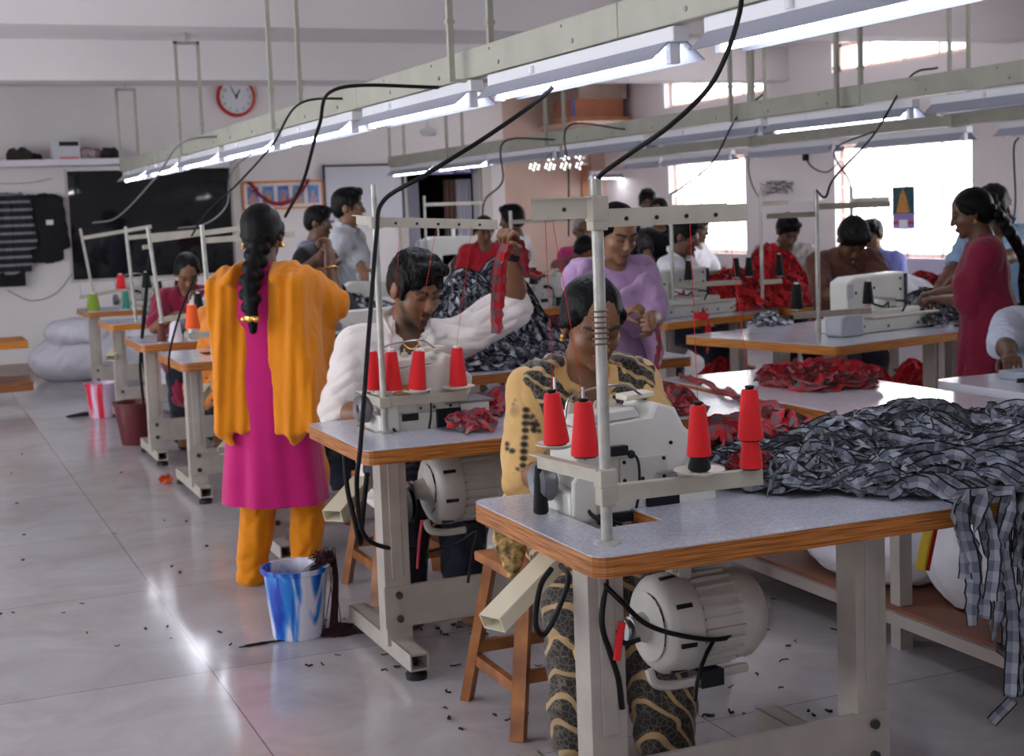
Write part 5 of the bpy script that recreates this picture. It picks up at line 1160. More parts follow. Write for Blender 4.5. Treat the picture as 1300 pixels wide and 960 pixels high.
tag(MB().tube(spline([aty(536, 660, 4.55), aty(532, 690, 4.55), aty(530, 722, 4.55)], 6), .005, 6).build('pull_line', mat('pinkcord', rgb(200, 60, 80), rough=.7)), 'pink cord from the second motor lever to the treadle', 'pull cord')
tag(MB().box2((1.62, 4.62, .12), (1.80, 4.85, .135)).build('treadle', M_legd, smooth=False), 'grey metal treadle under the second table', 'treadle')
# ---------------------------------------------------------------- people in the scene
def cloth(name, c, rough=.85, var=.08, vs=12, sheen=.2, vcol=False, bump=.12, bs=350): return mat(name, rgb(*c), rough=rough, var=var, vscale=vs, sheen=sheen, vcol=vcol, bump=bump, bscale=bs, spec=.2)
M_pinkk = cloth('magenta_cotton', (186, 26, 108)); M_must = cloth('mustard_cotton', (212, 128, 10), var=.05)
M_lilac = cloth('lilac_cotton', (176, 144, 184)); M_maroon = cloth('maroon_cotton', (126, 26, 54)); M_wshirt = cloth('white_shirt', (226, 218, 214))
M_blue = cloth('light_blue_shirt', (134, 166, 196)); M_grey = cloth('grey_shirt', (176, 178, 186)); M_blk3 = cloth('black_cotton', (24, 22, 28)); M_or = cloth('orange_cotton', (214, 128, 44)); M_dkt = cloth('dark_trouser', (26, 28, 44)); M_redc = cloth('red_cotton', (178, 30, 46))
M_wht = cloth('plain_white', (232, 232, 240)); M_beard = M_hair
# --- standing woman in magenta with mustard shawl
wr = aty(418, 326, 5.90); wl = aty(401, 332, 6.05)
P = Person('woman in a magenta kameez and mustard shawl, back turned, long braid, hands raised', (1.365, 5.80, 0), radians(140), H=1.56, hs=1.06, hp=.10, hy=radians(12), lh=tuple(wl), rh=tuple(wr), le=(.3, -.3, -1), re=(-.25, .1, -1),
           lf=(.10, .06, 0), rf=(-.11, -.02, 0), skin='dark', res=.0055, curl=1.25, lpalm=(-1, .2, .2), rpalm=(1, 0, .3))
P.hair('back'); P.earrings(.013)
nb = P.hp_(0, .10, -.05)
P.braid([P.hp_(0, .075, -.03), P.hp_(0, .095, -.09), (-.01, .145, 1.24), (-.02, .165, 1.17), (-.025, .17, 1.11)], .046, .033, gold=True, tuft=.05)
P.top(M_pinkk, 'kameez', f=.010, slv=.45, neck=None, skirt=(.34, .225, .17), disp=lambda X: folds(.009, 6, 1.5, z0=1.0, z1=.4, seed=1)(X)+wrinkle(.0012, 8, 2)(X))
P.trousers(M_must, .014, 1.15, low=.02, name='salwar')
a = A((1, 0, 0)); T = P.T
P.draped(M_must, [
    ('f', T(.085, .065, .462), T(.16, .02, .43), A((0, 1, -.3)), (.085, .026), (.10, .034)),
    ('f', T(-.085, .065, .462), T(-.16, .02, .43), A((0, 1, -.3)), (.085, .026), (.10, .034)),
    ('f', T(.135, .09, .42), (.080, .150, .66), A((1, .25, 0)), (.075, .022), (.095, .022)),
    ('f', T(.155, .03, .38), (.155, .06, .78), A((0, 1, 0)), (.09, .032), (.10, .03)),
    ('f', T(-.135, .09, .42), (-.175, .155, .655), A((1, -.1, 0)), (.075, .022), (.090, .022)),
    ('f', T(-.18, .03, .40), (-.24, .06, .70), A((0, 1, 0)), (.10, .045), (.11, .035)),
    ('f', P.SR, P.SR+(P.ER-P.SR)*.85, A((0, .3, 1)), (.088, .080), (.092, .074)),
    ('f', P.SR+(P.ER-P.SR)*.3, P.SR+(P.ER-P.SR)*.3+A((.0, .03, -.42)), A((0, 1, 0)), (.10, .04), (.10, .03)),
    ('f', P.SR+(P.ER-P.SR)*.75, P.SR+(P.ER-P.SR)*.75+A((.01, .02, -.34)), A((0, 1, 0)), (.08, .04), (.07, .022)),
    ('f', P.SL, P.SL+(P.EL-P.SL)*.8, A((0, .3, 1)), (.078, .070), (.07, .060)),
    ('c', (.17, .14, .665), (.09, .16, .60), .022, .012), ('c', (-.23, .11, .67), (-.17, .14, .61), .02, .010)],
    disp=lambda X: .0055*np.sin(X[:, 0]*62+X[:, 2]*4+1.3*np.sin(X[:, 2]*5))+.003*np.sin(X[:, 0]*120+X[:, 1]*40+X[:, 2]*7)+wrinkle(.002, 20, 7)(X), name='shawl', k=.03)
mb = MB()
for w_, e_ in ((P.WR, P.ER),):
    d_ = Vector(nrm(e_-w_)); c_ = Vector(w_)+d_*.055; x_ = d_.orthogonal().normalized(); y_ = d_.cross(x_); mb.tube([c_+(x_*cos(t)+y_*sin(t))*.034 for t in [i*2*pi/20 for i in range(21)]], .0035, 6)
mb.build('bangle', M_gold, P.root)
# --- woman at the nearest machine
YC = [rgb(212, 172, 112), rgb(44, 40, 42), rgb(190, 156, 98)]
M_yel = cloth('yellow_print', (222, 184, 116), vcol=True, var=.06)
hr = aty(712, 606, 3.34); hl = aty(842, 556, 3.27)
def yprint(S):
    rs = random.Random(2)
    for i in range(11): # motif column down her right sleeve
        c = P.SR+(P.ER-P.SR)*(.22+i*.08)+nrm(A((-.35, -.92, .1)))*.083; S.pell(c, A((.011, .016, .0085)), 1, soft=.4)
    for i in range(34):
        a_, e_ = ((P.SR, P.ER), (P.SL, P.EL))[i % 2]; t_ = rs.uniform(.05, .95); g_ = rs.uniform(-1.3, 1.3); c = a_+(e_-a_)*t_+A((sin(g_), -cos(g_), .1))*.082
        for q in range(3): S.pell(c+A((rs.gauss(0, .006), 0, rs.gauss(0, .012))), A((.007, .014, .006)), 1, soft=.6)
    for i in range(46):
        c = P.T(rs.uniform(-.30, .30), rs.uniform(-.16, -.05), rs.uniform(-.05, .42)); r = rs.uniform(.010, .018)
        S.pell(c, A((r*.9, r*2, r*1.3)), 1, soft=.9)
P = Person('woman in a yellow printed kameez and dark patterned dupatta, bent over the nearest machine', (1.785, 3.74, 0), radians(-12), H=1.60, hs=1.06, seat=.50, lean=.20, hp=.46, hy=radians(6), lh=tuple(hl), rh=tuple(hr), le=(.35, .5, -1), re=(-.4, .45, -1),
           skin='mid', res=.0042, curl=.75, lpalm=(-.3, 0, -1), rpalm=(.2, 0, -1), eyes='down')
P.hair('bun'); P.earrings(.010)
P.top(M_yel, 'kameez', f=.014, slv=.98, slr=1.5, neck='v', skirt='seat', drape=.05, cols=YC, painter=yprint, disp=wrinkle(.006, 13, 3))
M_dup = mat('dark_dupatta', rgb(42, 38, 40), rough=.8, sheen=.2); N, L, B = nodes(M_dup); tc = N.new('ShaderNodeTexCoord'); w = N.new('ShaderNodeTexWave'); w.bands_direction = 'DIAGONAL'; w.inputs['Scale'].default_value = 9; w.inputs['Distortion'].default_value = 5; w.inputs['Detail'].default_value = 1; L.new(tc.outputs['Object'], w.inputs['Vector'])
v = N.new('ShaderNodeTexVoronoi'); v.inputs['Scale'].default_value = 55; v.feature = 'DISTANCE_TO_EDGE'; L.new(tc.outputs['Object'], v.inputs['Vector'])
r = N.new('ShaderNodeValToRGB'); r.color_ramp.elements[0].position = .80; r.color_ramp.elements[0].color = (0, 0, 0, 1); r.color_ramp.elements[1].position = .90; r.color_ramp.elements[1].color = (1, 1, 1, 1); L.new(w.outputs['Fac'], r.inputs[0])
r2 = N.new('ShaderNodeValToRGB'); r2.color_ramp.elements[0].position = .03; r2.color_ramp.elements[0].color = rgb(96, 84, 66); r2.color_ramp.elements[1].position = .09; r2.color_ramp.elements[1].color = rgb(32, 30, 34); L.new(v.outputs['Distance'], r2.inputs[0])
mx = N.new('ShaderNodeMix'); mx.data_type = 'RGBA'; L.new(r.outputs[0], mx.inputs[0]); L.new(r2.outputs[0], mx.inputs[6]); mx.inputs[7].default_value = rgb(176, 146, 104); L.new(mx.outputs[2], B.inputs['Base Color'])
T = P.T; R_ = P.R
P.draped(M_dup, [
    ('f', T(-.05, .06, .475), T(-.150, .01, .468), R_@A((0, 1, -.2)), (.055, .022), (.060, .022)),
    ('f', T(-.145, -.02, .462), T(-.090, -.115, .36), R_@A((1, 0, 0)), (.045, .022), (.052, .022)), ('f', T(-.090, -.115, .36), T(.0, -.170, .22), R_@A((1, .0, .5)), (.055, .022), (.065, .022)),
    ('f', T(.05, .06, .475), T(.150, .01, .468), R_@A((0, 1, -.2)), (.06, .022), (.065, .022)),
    ('f', T(.145, -.02, .462), T(.110, -.115, .36), R_@A((1, 0, 0)), (.055, .022), (.075, .022)), ('f', T(.110, -.115, .36), T(.07, -.170, .12), R_@A((1, .0, 0)), (.08, .022), (.085, .022)),
    ('f', T(-.03, -.165, .22), T(.05, -.170, .05), R_@A((1, 0, 0)), (.08, .022), (.09, .024))],
    disp=lambda X: .004*np.sin(X[:, 0]*95+X[:, 2]*70)+.0025*np.sin(X[:, 0]*190-X[:, 2]*60)+wrinkle(.002, 20, 7)(X), res=.0045)
P.trousers(M_dup, .03, 1.3, name='salwar')
q_ = aty(645, 668, 3.72)-P.root.location; q_ = Rz(-P.yaw)@A(q_)
P.draped(mat('patterned_hem', rgb(196, 164, 104), rough=.8, var=.9, vscale=55), [('f', q_+A((.05, 0, .08)), q_+A((.0, .0, -.05)), A((1, 0, 0)), (.06, .03), (.045, .02)), ('f', q_, q_+A((.01, 0, -.14)), A((1, 0, 0)), (.045, .02), (.02, .012))], name='kameez_hem')
# --- seated man in white shirt
hl = aty(650, 318, 4.98); hr = aty(484, 528, 4.98)
P = Person('seated bearded man in a white shirt looking down, left forearm raised with watch', (1.80, 5.34, 0), radians(-8), H=1.72, hs=1.10, seat=.47, lean=.14, hp=.42, hy=radians(22), hr=.02, lh=tuple(hl), rh=tuple(hr), le=(.9, .1, -.55), re=(-.8, .5, -.8),
           skin='mid', female=False, res=.0045, curl=1.15, lpalm=(-.7, -.5, 0), rpalm=(.2, 0, -1), beard=True, eyes='down')
P.hair('short')
P.top(M_wshirt, 'shirt', f=.020, slv=.93, slr=1.45, neck='v', hem=.10, collar=True, button=True, disp=wrinkle(.0075, 15, 5))
P.trousers(M_dkt, .02, 1.25)
mb = MB(); d_ = Vector(nrm(P.EL-P.WL)); c_ = Vector(P.WL)+d_*.03; mb.cyl(c_-d_*.012, c_+d_*.012, .031, n=20); x_ = Vector(nrm(A((0, -1, 0)))); mb.cyl(c_+x_*.028, c_+x_*.040, .018, n=16)
mb.build('wrist_watch', M_blk, P.root)
M_chain = M_gold; mb = MB(); mb.tube(spline([P.N+P.R@A((-.055, -.02, .02)), P.N+P.R@A((-.035, -.085, -.03)), P.N+P.R@A((0, -.105, -.055)), P.N+P.R@A((.035, -.085, -.03)), P.N+P.R@A((.055, -.02, .02))], 6), .0028, 6); mb.build('neck_chain', M_gold, P.root)
MAN = P
# --- lilac woman
def flow(P_): pass
hl = aty(829, 408, 5.12); hr = aty(793, 398, 5.22)
P = Person('woman in lilac kameez and shawl standing behind, looking down at a red strip', (2.80, 5.52, 0), radians(-8), H=1.515, hs=1.10, lean=.06, hp=.44, hy=radians(10), lh=tuple(hl), rh=tuple(hr), le=(.35, .3, -1), re=(-.4, .3, -1), skin='light', res=.005, curl=1.2, lpalm=(-.8, -.4, 0), rpalm=(.5, -.5, -.3))
P.hair('bun'); P.earrings(.012)
P.top(M_lilac, 'kameez', f=.016, slv=.9, slr=1.3, neck='round', skirt=(.36, .24, .18), disp=wrinkle(.006, 10, 3))
T = P.T; P.draped(M_lilac, [
    ('f', T(-.05, .06, .475), T(-.16, .01, .455), A((0, 1, -.2)), (.08, .024), (.08, .03)), ('f', T(.05, .06, .475), T(.16, .01, .455), A((0, 1, -.2)), (.08, .024), (.09, .03)),
    ('f', T(-.15, -.06, .44), T(.0, -.165, .24), A((1, 0, -.8)), (.06, .024), (.09, .026)), ('f', T(.0, -.165, .24), T(.17, -.10, .33), A((0, 0, 1)), (.10, .026), (.11, .035)),
    ('f', P.SL, P.SL+(P.EL-P.SL)*.8, A((0, 1, .3)), (.068, .056), (.062, .048)), ('f', P.SR, P.SR+(P.ER-P.SR)*.8, A((0, 1, .3)), (.068, .056), (.06, .046)),
    ('f', P.SL+(P.EL-P.SL)*.6, P.EL+A((0, .0, -.20)), A((0, 1, 0)), (.09, .04), (.08, .022)), ('f', P.SR+(P.ER-P.SR)*.6, P.ER+A((0, .0, -.14)), A((0, 1, 0)), (.09, .04), (.08, .022))],
    disp=lambda X: .006*np.sin(X[:, 0]*40+X[:, 2]*48)+wrinkle(.004, 15, 7)(X), name='shawl', k=.03)
P.trousers(M_lilac, .02, 1.3, name='salwar')
LILAC = P
# --- maroon standing woman at right
h1 = aty(1188, 372, 5.95); h2 = aty(1196, 380, 5.75)
P = Person('woman in maroon kameez standing at right in profile, long black braid with bead tie', (4.86, 5.52, 0), radians(-128), H=1.53, hs=1.05, lean=.10, hp=.30, lh=tuple(h2), rh=tuple(h1), le=(.8, .5, -.8), re=(-.8, .5, -.8), skin='dark', res=.0065, curl=.9)
P.hair('back'); P.earrings(.009); P.braid([P.hp_(0, .085, .0), P.hp_(0, .12, -.07), (.04, .15, 1.18), (.05, .15, 1.06), (.05, .16, .94)], .042, .036, tuft=.12)
P.top(M_maroon, 'kameez', f=.018, slv=.95, slr=1.7, neck='round', drape=.05, skirt=(.34, .26, .20), disp=lambda X: folds(.008, 7, 1.5, z0=1.1, z1=.4, seed=3)(X)+wrinkle(.005, 12, 2)(X))
P.trousers(M_maroon, .02, 1.3, name='salwar')
# --- generic helper: person whose head top is seen at a pixel, at depth y
def seated(label, px, py, y, yaw, shirt, style='short', hp=.3, hy=0, lean=.15, hs=1.05, skin='mid', female=False, slv=.7, hands=(.28, .12), res=.009, H=1.62, collar=False, neck='round', stand=False, trousers=None, eyes='open', lh=None, rh=None, re=(-.7, .5, -.8), le=(.7, .5, -.8), disp=None, shirtname=None, dz=None):
    p = aty(px, py, y); s = H/1.6
    x0 = p.x; drop = (.455*s*cos(lean)+.045*s+.112*hs*s*cos(hp)+.115*hs*s*cos(hp*.5))
    fwd = Vector((sin(yaw), -cos(yaw), 0)); off = sin(lean)*.50*s+sin(hp)*.10
    root = Vector((x0, y, 0))-fwd*off
    if stand:
        H = H*1.0; Q = Person(label, root, yaw, H=p.z/(1-(.0)), hs=hs, lean=lean, hp=hp, hy=hy, skin=skin, female=female, res=res, eyes=eyes, lh=lh, rh=rh, re=re, le=le)
    else:
        seat = p.z-drop-.09*s
        f2 = fwd*(off+hands[0]); sd = Vector((-fwd.y, fwd.x, 0))*.13
        if lh is None:
            lh = root+f2-sd*-1+Vector((0, 0, .88)); rh = root+f2+sd*-1+Vector((0, 0, .88))
        Q = Person(label, root, yaw, H=H, hs=hs, seat=seat, lean=lean, hp=hp, hy=hy, skin=skin, female=female, res=res, eyes=eyes, lh=tuple(lh), rh=tuple(rh), le=le, re=re)
    Q.hair(style)
    Q.top(shirt, shirtname or ('kameez' if female else 'shirt'), f=.018, slv=slv, slr=1.35, neck=neck, hem=.12 if not female else None, skirt=('seat' if (female and not stand) else None), collar=collar, disp=disp or wrinkle(.008, 13, len(label)))
    Q.trousers(trousers or M_dkt, .018, 1.2, name='trousers')
    return Q
# standing men by the back wall
h = aty(469, 357, 9.3)
Q = seated('standing man in a pale grey shirt near the whiteboard, face turned right', 440, 240, 9.75, radians(60), M_grey, hp=-.02, lean=.02, hs=1.05, stand=True, slv=1.5, collar=True, neck='v', lh=tuple(aty(466, 358, 9.25)), rh=tuple(aty(430, 365, 9.4)), re=(-.3, .6, -1), le=(.3, .8, -1), res=.007)
seated('young man with thick dark hair beside the man in grey, facing right', 402, 262, 10.6, radians(55), mat('checked_shirt', rgb(120, 112, 140), rough=.8, var=.4, vscale=40), hp=.12, lean=.04, stand=True, lh=tuple(aty(418, 380, 10.3)), rh=tuple(aty(395, 380, 10.5)), skin='dark', slv=.8)
seated('woman in maroon bent over the fifth front row table, face down', 236, 322, 9.85, radians(-5), M_maroon, 'bun', hp=.65, lean=.2, female=True, slv=.8, skin='mid', eyes='down', hs=1.05)
seated('woman in orange bent low over her machine beside the yellow shawl', 300, 342, 8.55, radians(35), M_or, 'bun', hp=.75, lean=.35, female=True, slv=.8, skin='dark', eyes='down')
M_br = mat('black_red', rgb(26, 22, 28), rough=.85)
seated('worker in a black top with dark hair, mostly hidden behind the raised hands', 392, 312, 7.05, radians(-10), M_br, 'back', hp=.6, lean=.25, female=True, slv=.95, skin='mid', eyes='down', H=1.7, rh=tuple(aty(400, 430, 6.8)), lh=tuple(aty(432, 425, 6.75)), le=(1, .3, -.6))
h = aty(692, 330, 10.2)
seated('man in a white shirt with his back turned, hand on hip, beyond the raised arm', 650, 260, 10.8, radians(-125), M_wht, hp=.1, lean=.12, stand=True, slv=.55, lh=tuple(aty(640, 345, 11.0)), rh=tuple(aty(668, 345, 10.3)), re=(-1, 1.2, -.3), skin='dark', res=.008)
seated('person in a red top seated at the white machine near the doorway', 614, 274, 11.4, radians(-15), M_redc, 'back', hp=.4, lean=.15, female=True, slv=.9, eyes='down', hs=1.0)
seated('person of whom only a low dark head shows beside the raised fist', 634, 306, 12.4, radians(-10), M_blk3, 'short', hp=.8, lean=.4, slv=.9, eyes='down', hs=.95)
M_greyh = mat('grey_hair', rgb(150, 148, 150), rough=.5, bump=.6, bscale=30, stretch=(9, 9, 1.2))
p_ = Person.hair
def gh(self, style='bun', m=None, name='hair'): return p_(self, style, M_greyh, name)
Person.hair = gh
seated('grey haired older woman in a pink blouse seated before the pinkish wall', 739, 275, 11.6, radians(-15), cloth('pink_blouse', (190, 60, 120)), 'bun', hp=.15, lean=.08, female=True, slv=.7, skin='mid')
Person.hair = p_
seated('worker with bowed black hair in front of the grey haired woman', 740, 300, 10.6, radians(0), cloth('dull_pink', (150, 90, 100)), 'back', hp=1.0, lean=.45, female=True, slv=.8, eyes='down')
seated('man standing furthest back whose dark head rises above the lilac woman', 822, 240, 12.4, radians(-30), M_grey, hp=.2, lean=.03, stand=True, lh=tuple(aty(815, 350, 12.2)), rh=tuple(aty(805, 350, 12.3)), skin='dark', slv=.8)
Q = seated('woman wrapped in a black shawl standing just behind the lilac woman', 836, 250, 10.6, radians(-40), M_blk3, 'back', hp=.35, lean=.05, female=True, stand=True, lh=tuple(aty(850, 345, 9.9)), rh=tuple(aty(830, 345, 10.0)), slv=1.3)
Q.draped(M_blk3, [('f', Q.T(-.1, .02, .43), Q.T(.22, .0, .34), A((0, 1, 0)), (.10, .05), (.12, .06)), ('f', Q.T(-.18, 0, .38), Q.T(-.27, 0, -.05), A((0, 1, 0)), (.12, .06), (.14, .05)), ('f', Q.T(.20, 0, .38), Q.T(.27, 0, -.05), A((0, 1, 0)), (.12, .06), (.14, .05))], name='shawl', res=.009)
seated('man in a white shirt seated in profile behind the pale seaming machine', 866, 277, 9.0, radians(40), M_wht, hp=.3, lean=.15, slv=.7, skin='dark', hs=1.1, collar=True)
seated('boy whose face shows just behind the man in white profile', 884, 272, 11.2, radians(35), M_wht, hp=.25, lean=.1, slv=.7, skin='mid', hs=1.05)
M_gp = mat('printed_grey', rgb(190, 186, 184), rough=.8, var=.5, vscale=26)
seated('boy in a pale printed shirt bent over behind the high red heap', 999, 272, 9.35, radians(-12), M_gp, hp=.65, lean=.2, slv=.8, skin='dark', eyes='down', hs=1.05)
seated('worker bowed so low that only black hair and brown top show at the right table', 1080, 277, 7.7, radians(-15), cloth('brown_top', (86, 52, 44)), 'short', hp=.95, lean=.35, slv=.9, skin='dark', eyes='down', hs=1.15)
seated('small person in a blue top before the bright window, head in profile', 1108, 279, 9.8, radians(-60), cloth('blue_top', (120, 130, 200)), hp=.2, lean=.1, slv=.7, skin='light')
# bending man in light blue
Q = seated('man in a light blue shirt bending forward behind the woman in maroon', 1264, 236, 7.2, radians(-62), M_blue, hp=.75, lean=.42, hs=1.12, stand=False, slv=.85, skin='dark', collar=True, neck='v', res=.007, H=1.75, rh=tuple(aty(1186, 372, 7.2)), lh=tuple(aty(1205, 372, 6.7)), re=(-.3, .6, -1), eyes='down')
Q = seated('person in a pale shirt cut off by the right edge, forearm beside the machine wheel', 1340, 318, 5.05, radians(-25), cloth('pale_shirt', (196, 204, 222)), hp=.4, lean=.15, slv=.92, skin='dark', res=.007, H=1.7, rh=tuple(aty(1283, 472, 4.62)), re=(-.9, .3, -.8), lh=tuple(aty(1350, 470, 4.6)), eyes='down')
# ---------------------------------------------------------------- heaps of cloth ribbon
def ribbon_mat(name, c1, c2, edge, chk=40, third=None):
    m = mat(name, rgb(*c1), rough=.8, sheen=.2, spec=.2); N, L, B = nodes(m); uv = N.new('ShaderNodeUVMap'); uv.uv_map = 'UVMap'; sp = N.new('ShaderNodeSeparateXYZ'); L.new(uv.outputs[0], sp.inputs[0])
    def mth(op, a, b=None):
        n = N.new('ShaderNodeMath'); n.operation = op
        for i, v in enumerate((a, b)):
            if v is None: continue
            if isinstance(v, (int, float)): n.inputs[i].default_value = v
            else: L.new(v, n.inputs[i])
        return n.outputs[0]
    u, v = sp.outputs['X'], sp.outputs['Y']
    s1 = mth('GREATER_THAN', mth('SINE', mth('MULTIPLY', u, chk*6.28)), 0.0); s2 = mth('GREATER_THAN', mth('SINE', mth('MULTIPLY', v, 6.28)), 0.0)
    mx = N.new('ShaderNodeMix'); mx.data_type = 'RGBA'; L.new(mth('MULTIPLY', mth('ADD', s1, s2), .5), mx.inputs[0]); mx.inputs[6].default_value = rgb(*c1); mx.inputs[7].default_value = rgb(*c2)
    ed = mth('GREATER_THAN', mth('ABSOLUTE', mth('SUBTRACT', v, .5)), .39); m2 = N.new('ShaderNodeMix'); m2.data_type = 'RGBA'; L.new(ed, m2.inputs[0]); L.new(mx.outputs[2], m2.inputs[6]); m2.inputs[7].default_value = rgb(*edge); L.new(m2.outputs[2], B.inputs['Base Color'])
    n = N.new('ShaderNodeTexNoise'); n.inputs['Scale'].default_value = 300; tc = N.new('ShaderNodeTexCoord'); L.new(tc.outputs['Object'], n.inputs['Vector']); b = N.new('ShaderNodeBump'); b.inputs['Strength'].default_value = .15; b.inputs['Distance'].default_value = .002; L.new(n.outputs['Fac'], b.inputs['Height']); L.new(b.outputs[0], B.inputs['Normal'])
    return m
M_gr = ribbon_mat('grey_gingham_ribbon', (146, 150, 162), (88, 92, 106), (18, 20, 26), 20); M_rg = ribbon_mat('red_check_ribbon', (188, 30, 42), (96, 92, 98), (160, 24, 36), 16); M_rr = ribbon_mat('red_ribbon', (198, 24, 36), (176, 18, 30), (150, 12, 24)); M_bw = ribbon_mat('black_white_ribbon', (40, 44, 60), (186, 188, 200), (24, 26, 34), 14)
def ribbons(paths, width, m, name, label, cat, base=None, sub=None, seed=0, kind='stuff', ruff=.006):
    rs = random.Random(seed); vs = []; fs = []; uvs = []
    for path in paths:
        P_ = path; n = len(P_); ph = rs.uniform(0, 6.28); tw = rs.uniform(4, 16); amp = rs.uniform(.6, 1.6); w = width*rs.uniform(.75, 1.15); s0 = len(vs); l = 0; a0 = rs.uniform(-.5, .5)
        for i, p in enumerate(P_):
            t = (P_[min(i+1, n-1)]-P_[max(i-1, 0)]); 
            if t.length < 1e-6: t = Vector((1, 0, 0))
            t.normalize(); s = t.cross(Vector((0, 0, 1))) if abs(t.z) < .85 else t.cross(Vector((cos(ph), sin(ph), 0)))
            s.normalize(); u = s.cross(t); a = a0+amp*sin(l*tw+ph); d = s*cos(a)+u*sin(a)
            if i: l += (P_[i]-P_[i-1]).length
            e = ruff*sin(l*150+ph); nn = t.cross(d)
            vs += [p-d*w/2+nn*e, p+nn*(-e*.3), p+d*w/2-nn*e]; uvs += [(l, 0), (l, .5), (l, 1)]
            if i:
                b = s0+3*i
                fs += [(b-3, b-2, b+1, b), (b-2, b-1, b+2, b+1)]
    if base is not None:
        b0 = len(vs); bv, bf = base; vs += bv; uvs += [(p[0]*1.0, .5) for p in bv]; fs += [tuple(i+b0 for i in f) for f in bf]
    xs = list(zip(*vs)); off = Vector(((min(xs[0])+max(xs[0]))/2, (min(xs[1])+max(xs[1]))/2, min(xs[2])))
    me = bpy.data.meshes.new(name); me.from_pydata([tuple(Vector(v)-off) for v in vs], [], fs); me.materials.append(m); ul = me.uv_layers.new(name='UVMap')
    li = np.zeros(len(me.loops), dtype=np.int32); me.loops.foreach_get('vertex_index', li); ul.data.foreach_set('uv', np.array(uvs, dtype=np.float32)[li].ravel())
    me.polygons.foreach_set('use_smooth', [True]*len(me.polygons)); o = bpy.data.objects.new(name, me); COL.objects.link(o); o.location = off
    return tag(o, label, cat, kind=kind)
def heap(name, label, bumps, zb, n, width, m, seed=0, ln=.45, inside=None, layer=.035, cat='cloth heap', step=.013, extra=(), hf=None, ruff=.006, r=1.0, turn=9):
    def H(x, y): v = [h*math.exp(-((x-cx)/sx)**2-((y-cy)/sy)**2) for cx, cy, sx, sy, h in bumps]; m_ = max(v); return zb+max(0.0, m_+.12*(sum(v)-m_)-.004)
    H = hf or H; rs = random.Random(seed); paths = []
    for i in range(n):
        cx, cy, sx, sy, h = rs.choice(bumps); x = cx+rs.gauss(0, .62*r)*sx; y = cy+rs.gauss(0, .62*r)*sy; a = rs.uniform(0, 6.28); k = rs.uniform(-turn, turn); dz = rs.uniform(.0, layer); pts = []
        f1 = rs.uniform(18, 50); am = rs.uniform(.003, .012)
        for j in range(int(ln*rs.uniform(.5, 1.4)/step)):
            if inside and not inside(x, y): break
            hh = H(x, y); 
            pts.append(Vector((x, y, hh+.004+dz*min(1, (hh-zb)/.03+.15)+am*(1+sin(j*step*f1)))))
            k += rs.uniform(-3, 3); k = max(-turn, min(turn, k)); a += k*step
            if H(x, y)-zb < .008: # turn back toward the heap
                ta = math.atan2(cy-y, cx-x); a += .5*math.atan2(sin(ta-a), cos(ta-a))
            x += cos(a)*step; y += sin(a)*step
        if len(pts) > 5: paths.append(pts)
    paths += [list(e) for e in extra]
    # solid core under the ribbons
    x0 = min(b[0]-2.0*b[2] for b in bumps); x1 = max(b[0]+2.0*b[2] for b in bumps); y0 = min(b[1]-2.0*b[3] for b in bumps); y1 = max(b[1]+2.0*b[3] for b in bumps); G = 36; bv = []; bf = []; idx = {}
    for i in range(G+1):
        for j in range(G+1):
            x = x0+(x1-x0)*i/G; y = y0+(y1-y0)*j/G; z = H(x, y)
            if z-zb > .006 and (not inside or inside(x, y)): idx[(i, j)] = len(bv); bv.append(Vector((x, y, z-.004)))
    for i in range(G):
        for j in range(G):
            q = [(i, j), (i+1, j), (i+1, j+1), (i, j+1)]
            if all(k in idx for k in q): bf.append(tuple(idx[k] for k in q))
    return ribbons(paths, width, m, name, label, cat, (bv, bf), seed=seed, ruff=ruff)
# the great grey gingham heap on the nearest table and the long table
bumps = [(2.16, 3.14, .18, .15, .045), (2.36, 3.22, .22, .18, .085), (2.60, 3.26, .22, .22, .10), (2.84, 3.12, .22, .24, .085), (3.10, 2.95, .22, .24, .07), (2.20, 3.34, .20, .10, .05), (2.02, 3.28, .13, .09, .03), (2.38, 2.92, .18, .13, .05), (2.66, 2.86, .2, .16, .07), (2.95, 2.75, .2, .2, .07)]
rs = random.Random(21); extra = []
def hang(x, y, z0, zend, seed, dx=0, dy=0, pre=6):
    r_ = random.Random(seed); pts = []; px, py, pz = x-.10, y+.05, z0+.05; 
    for j in range(pre): t = j/pre; pts.append(Vector((x-.10*(1-t), y+.06*(1-t), z0+.03+.03*(1-t)+.012*sin(j))))
    n = int((z0-zend)/.014); f = r_.uniform(4, 9); ph = r_.uniform(0, 6.28); am = r_.uniform(.012, .040)
    for j in range(n):
        t = j/max(n-1, 1); pts.append(Vector((x+dx*t+am*sin(j*.014*f*3+ph)*t**.5, y+dy*t+am*cos(j*.014*f*2+ph), z0+.03-(z0+.03-zend)*t)))
    return pts
for i in range(15):
    x = rs.uniform(2.20, 2.5); extra.append(hang(x, 2.66-rs.uniform(0, .03)-.0, .77, rs.choice([.6, .55, .5, .42, .3]), i, rs.uniform(-.02, .03), rs.uniform(-.03, .02)))
for i in range(34):
    x = rs.uniform(2.44, 2.90); extra.append(hang(x, 2.72+rs.uniform(-.06, .14), .79, rs.choice([.6, .5, .42, .36, .3, .45, .15, .55]), 40+i, rs.uniform(-.03, .03), rs.uniform(-.04, .02)))
heap('ribbon_heap', 'great heap of grey gingham ribbons spilling off the right end of the nearest table', bumps, ZT+.002, 620, .035, M_gr, 5, ln=.6, layer=.04, extra=extra, inside=lambda x, y: not (x < 2.44 and (y < 2.71 or y > 3.40)) and y > 2.45 and not (y < 2.9 and x < 2.02), ruff=.004)
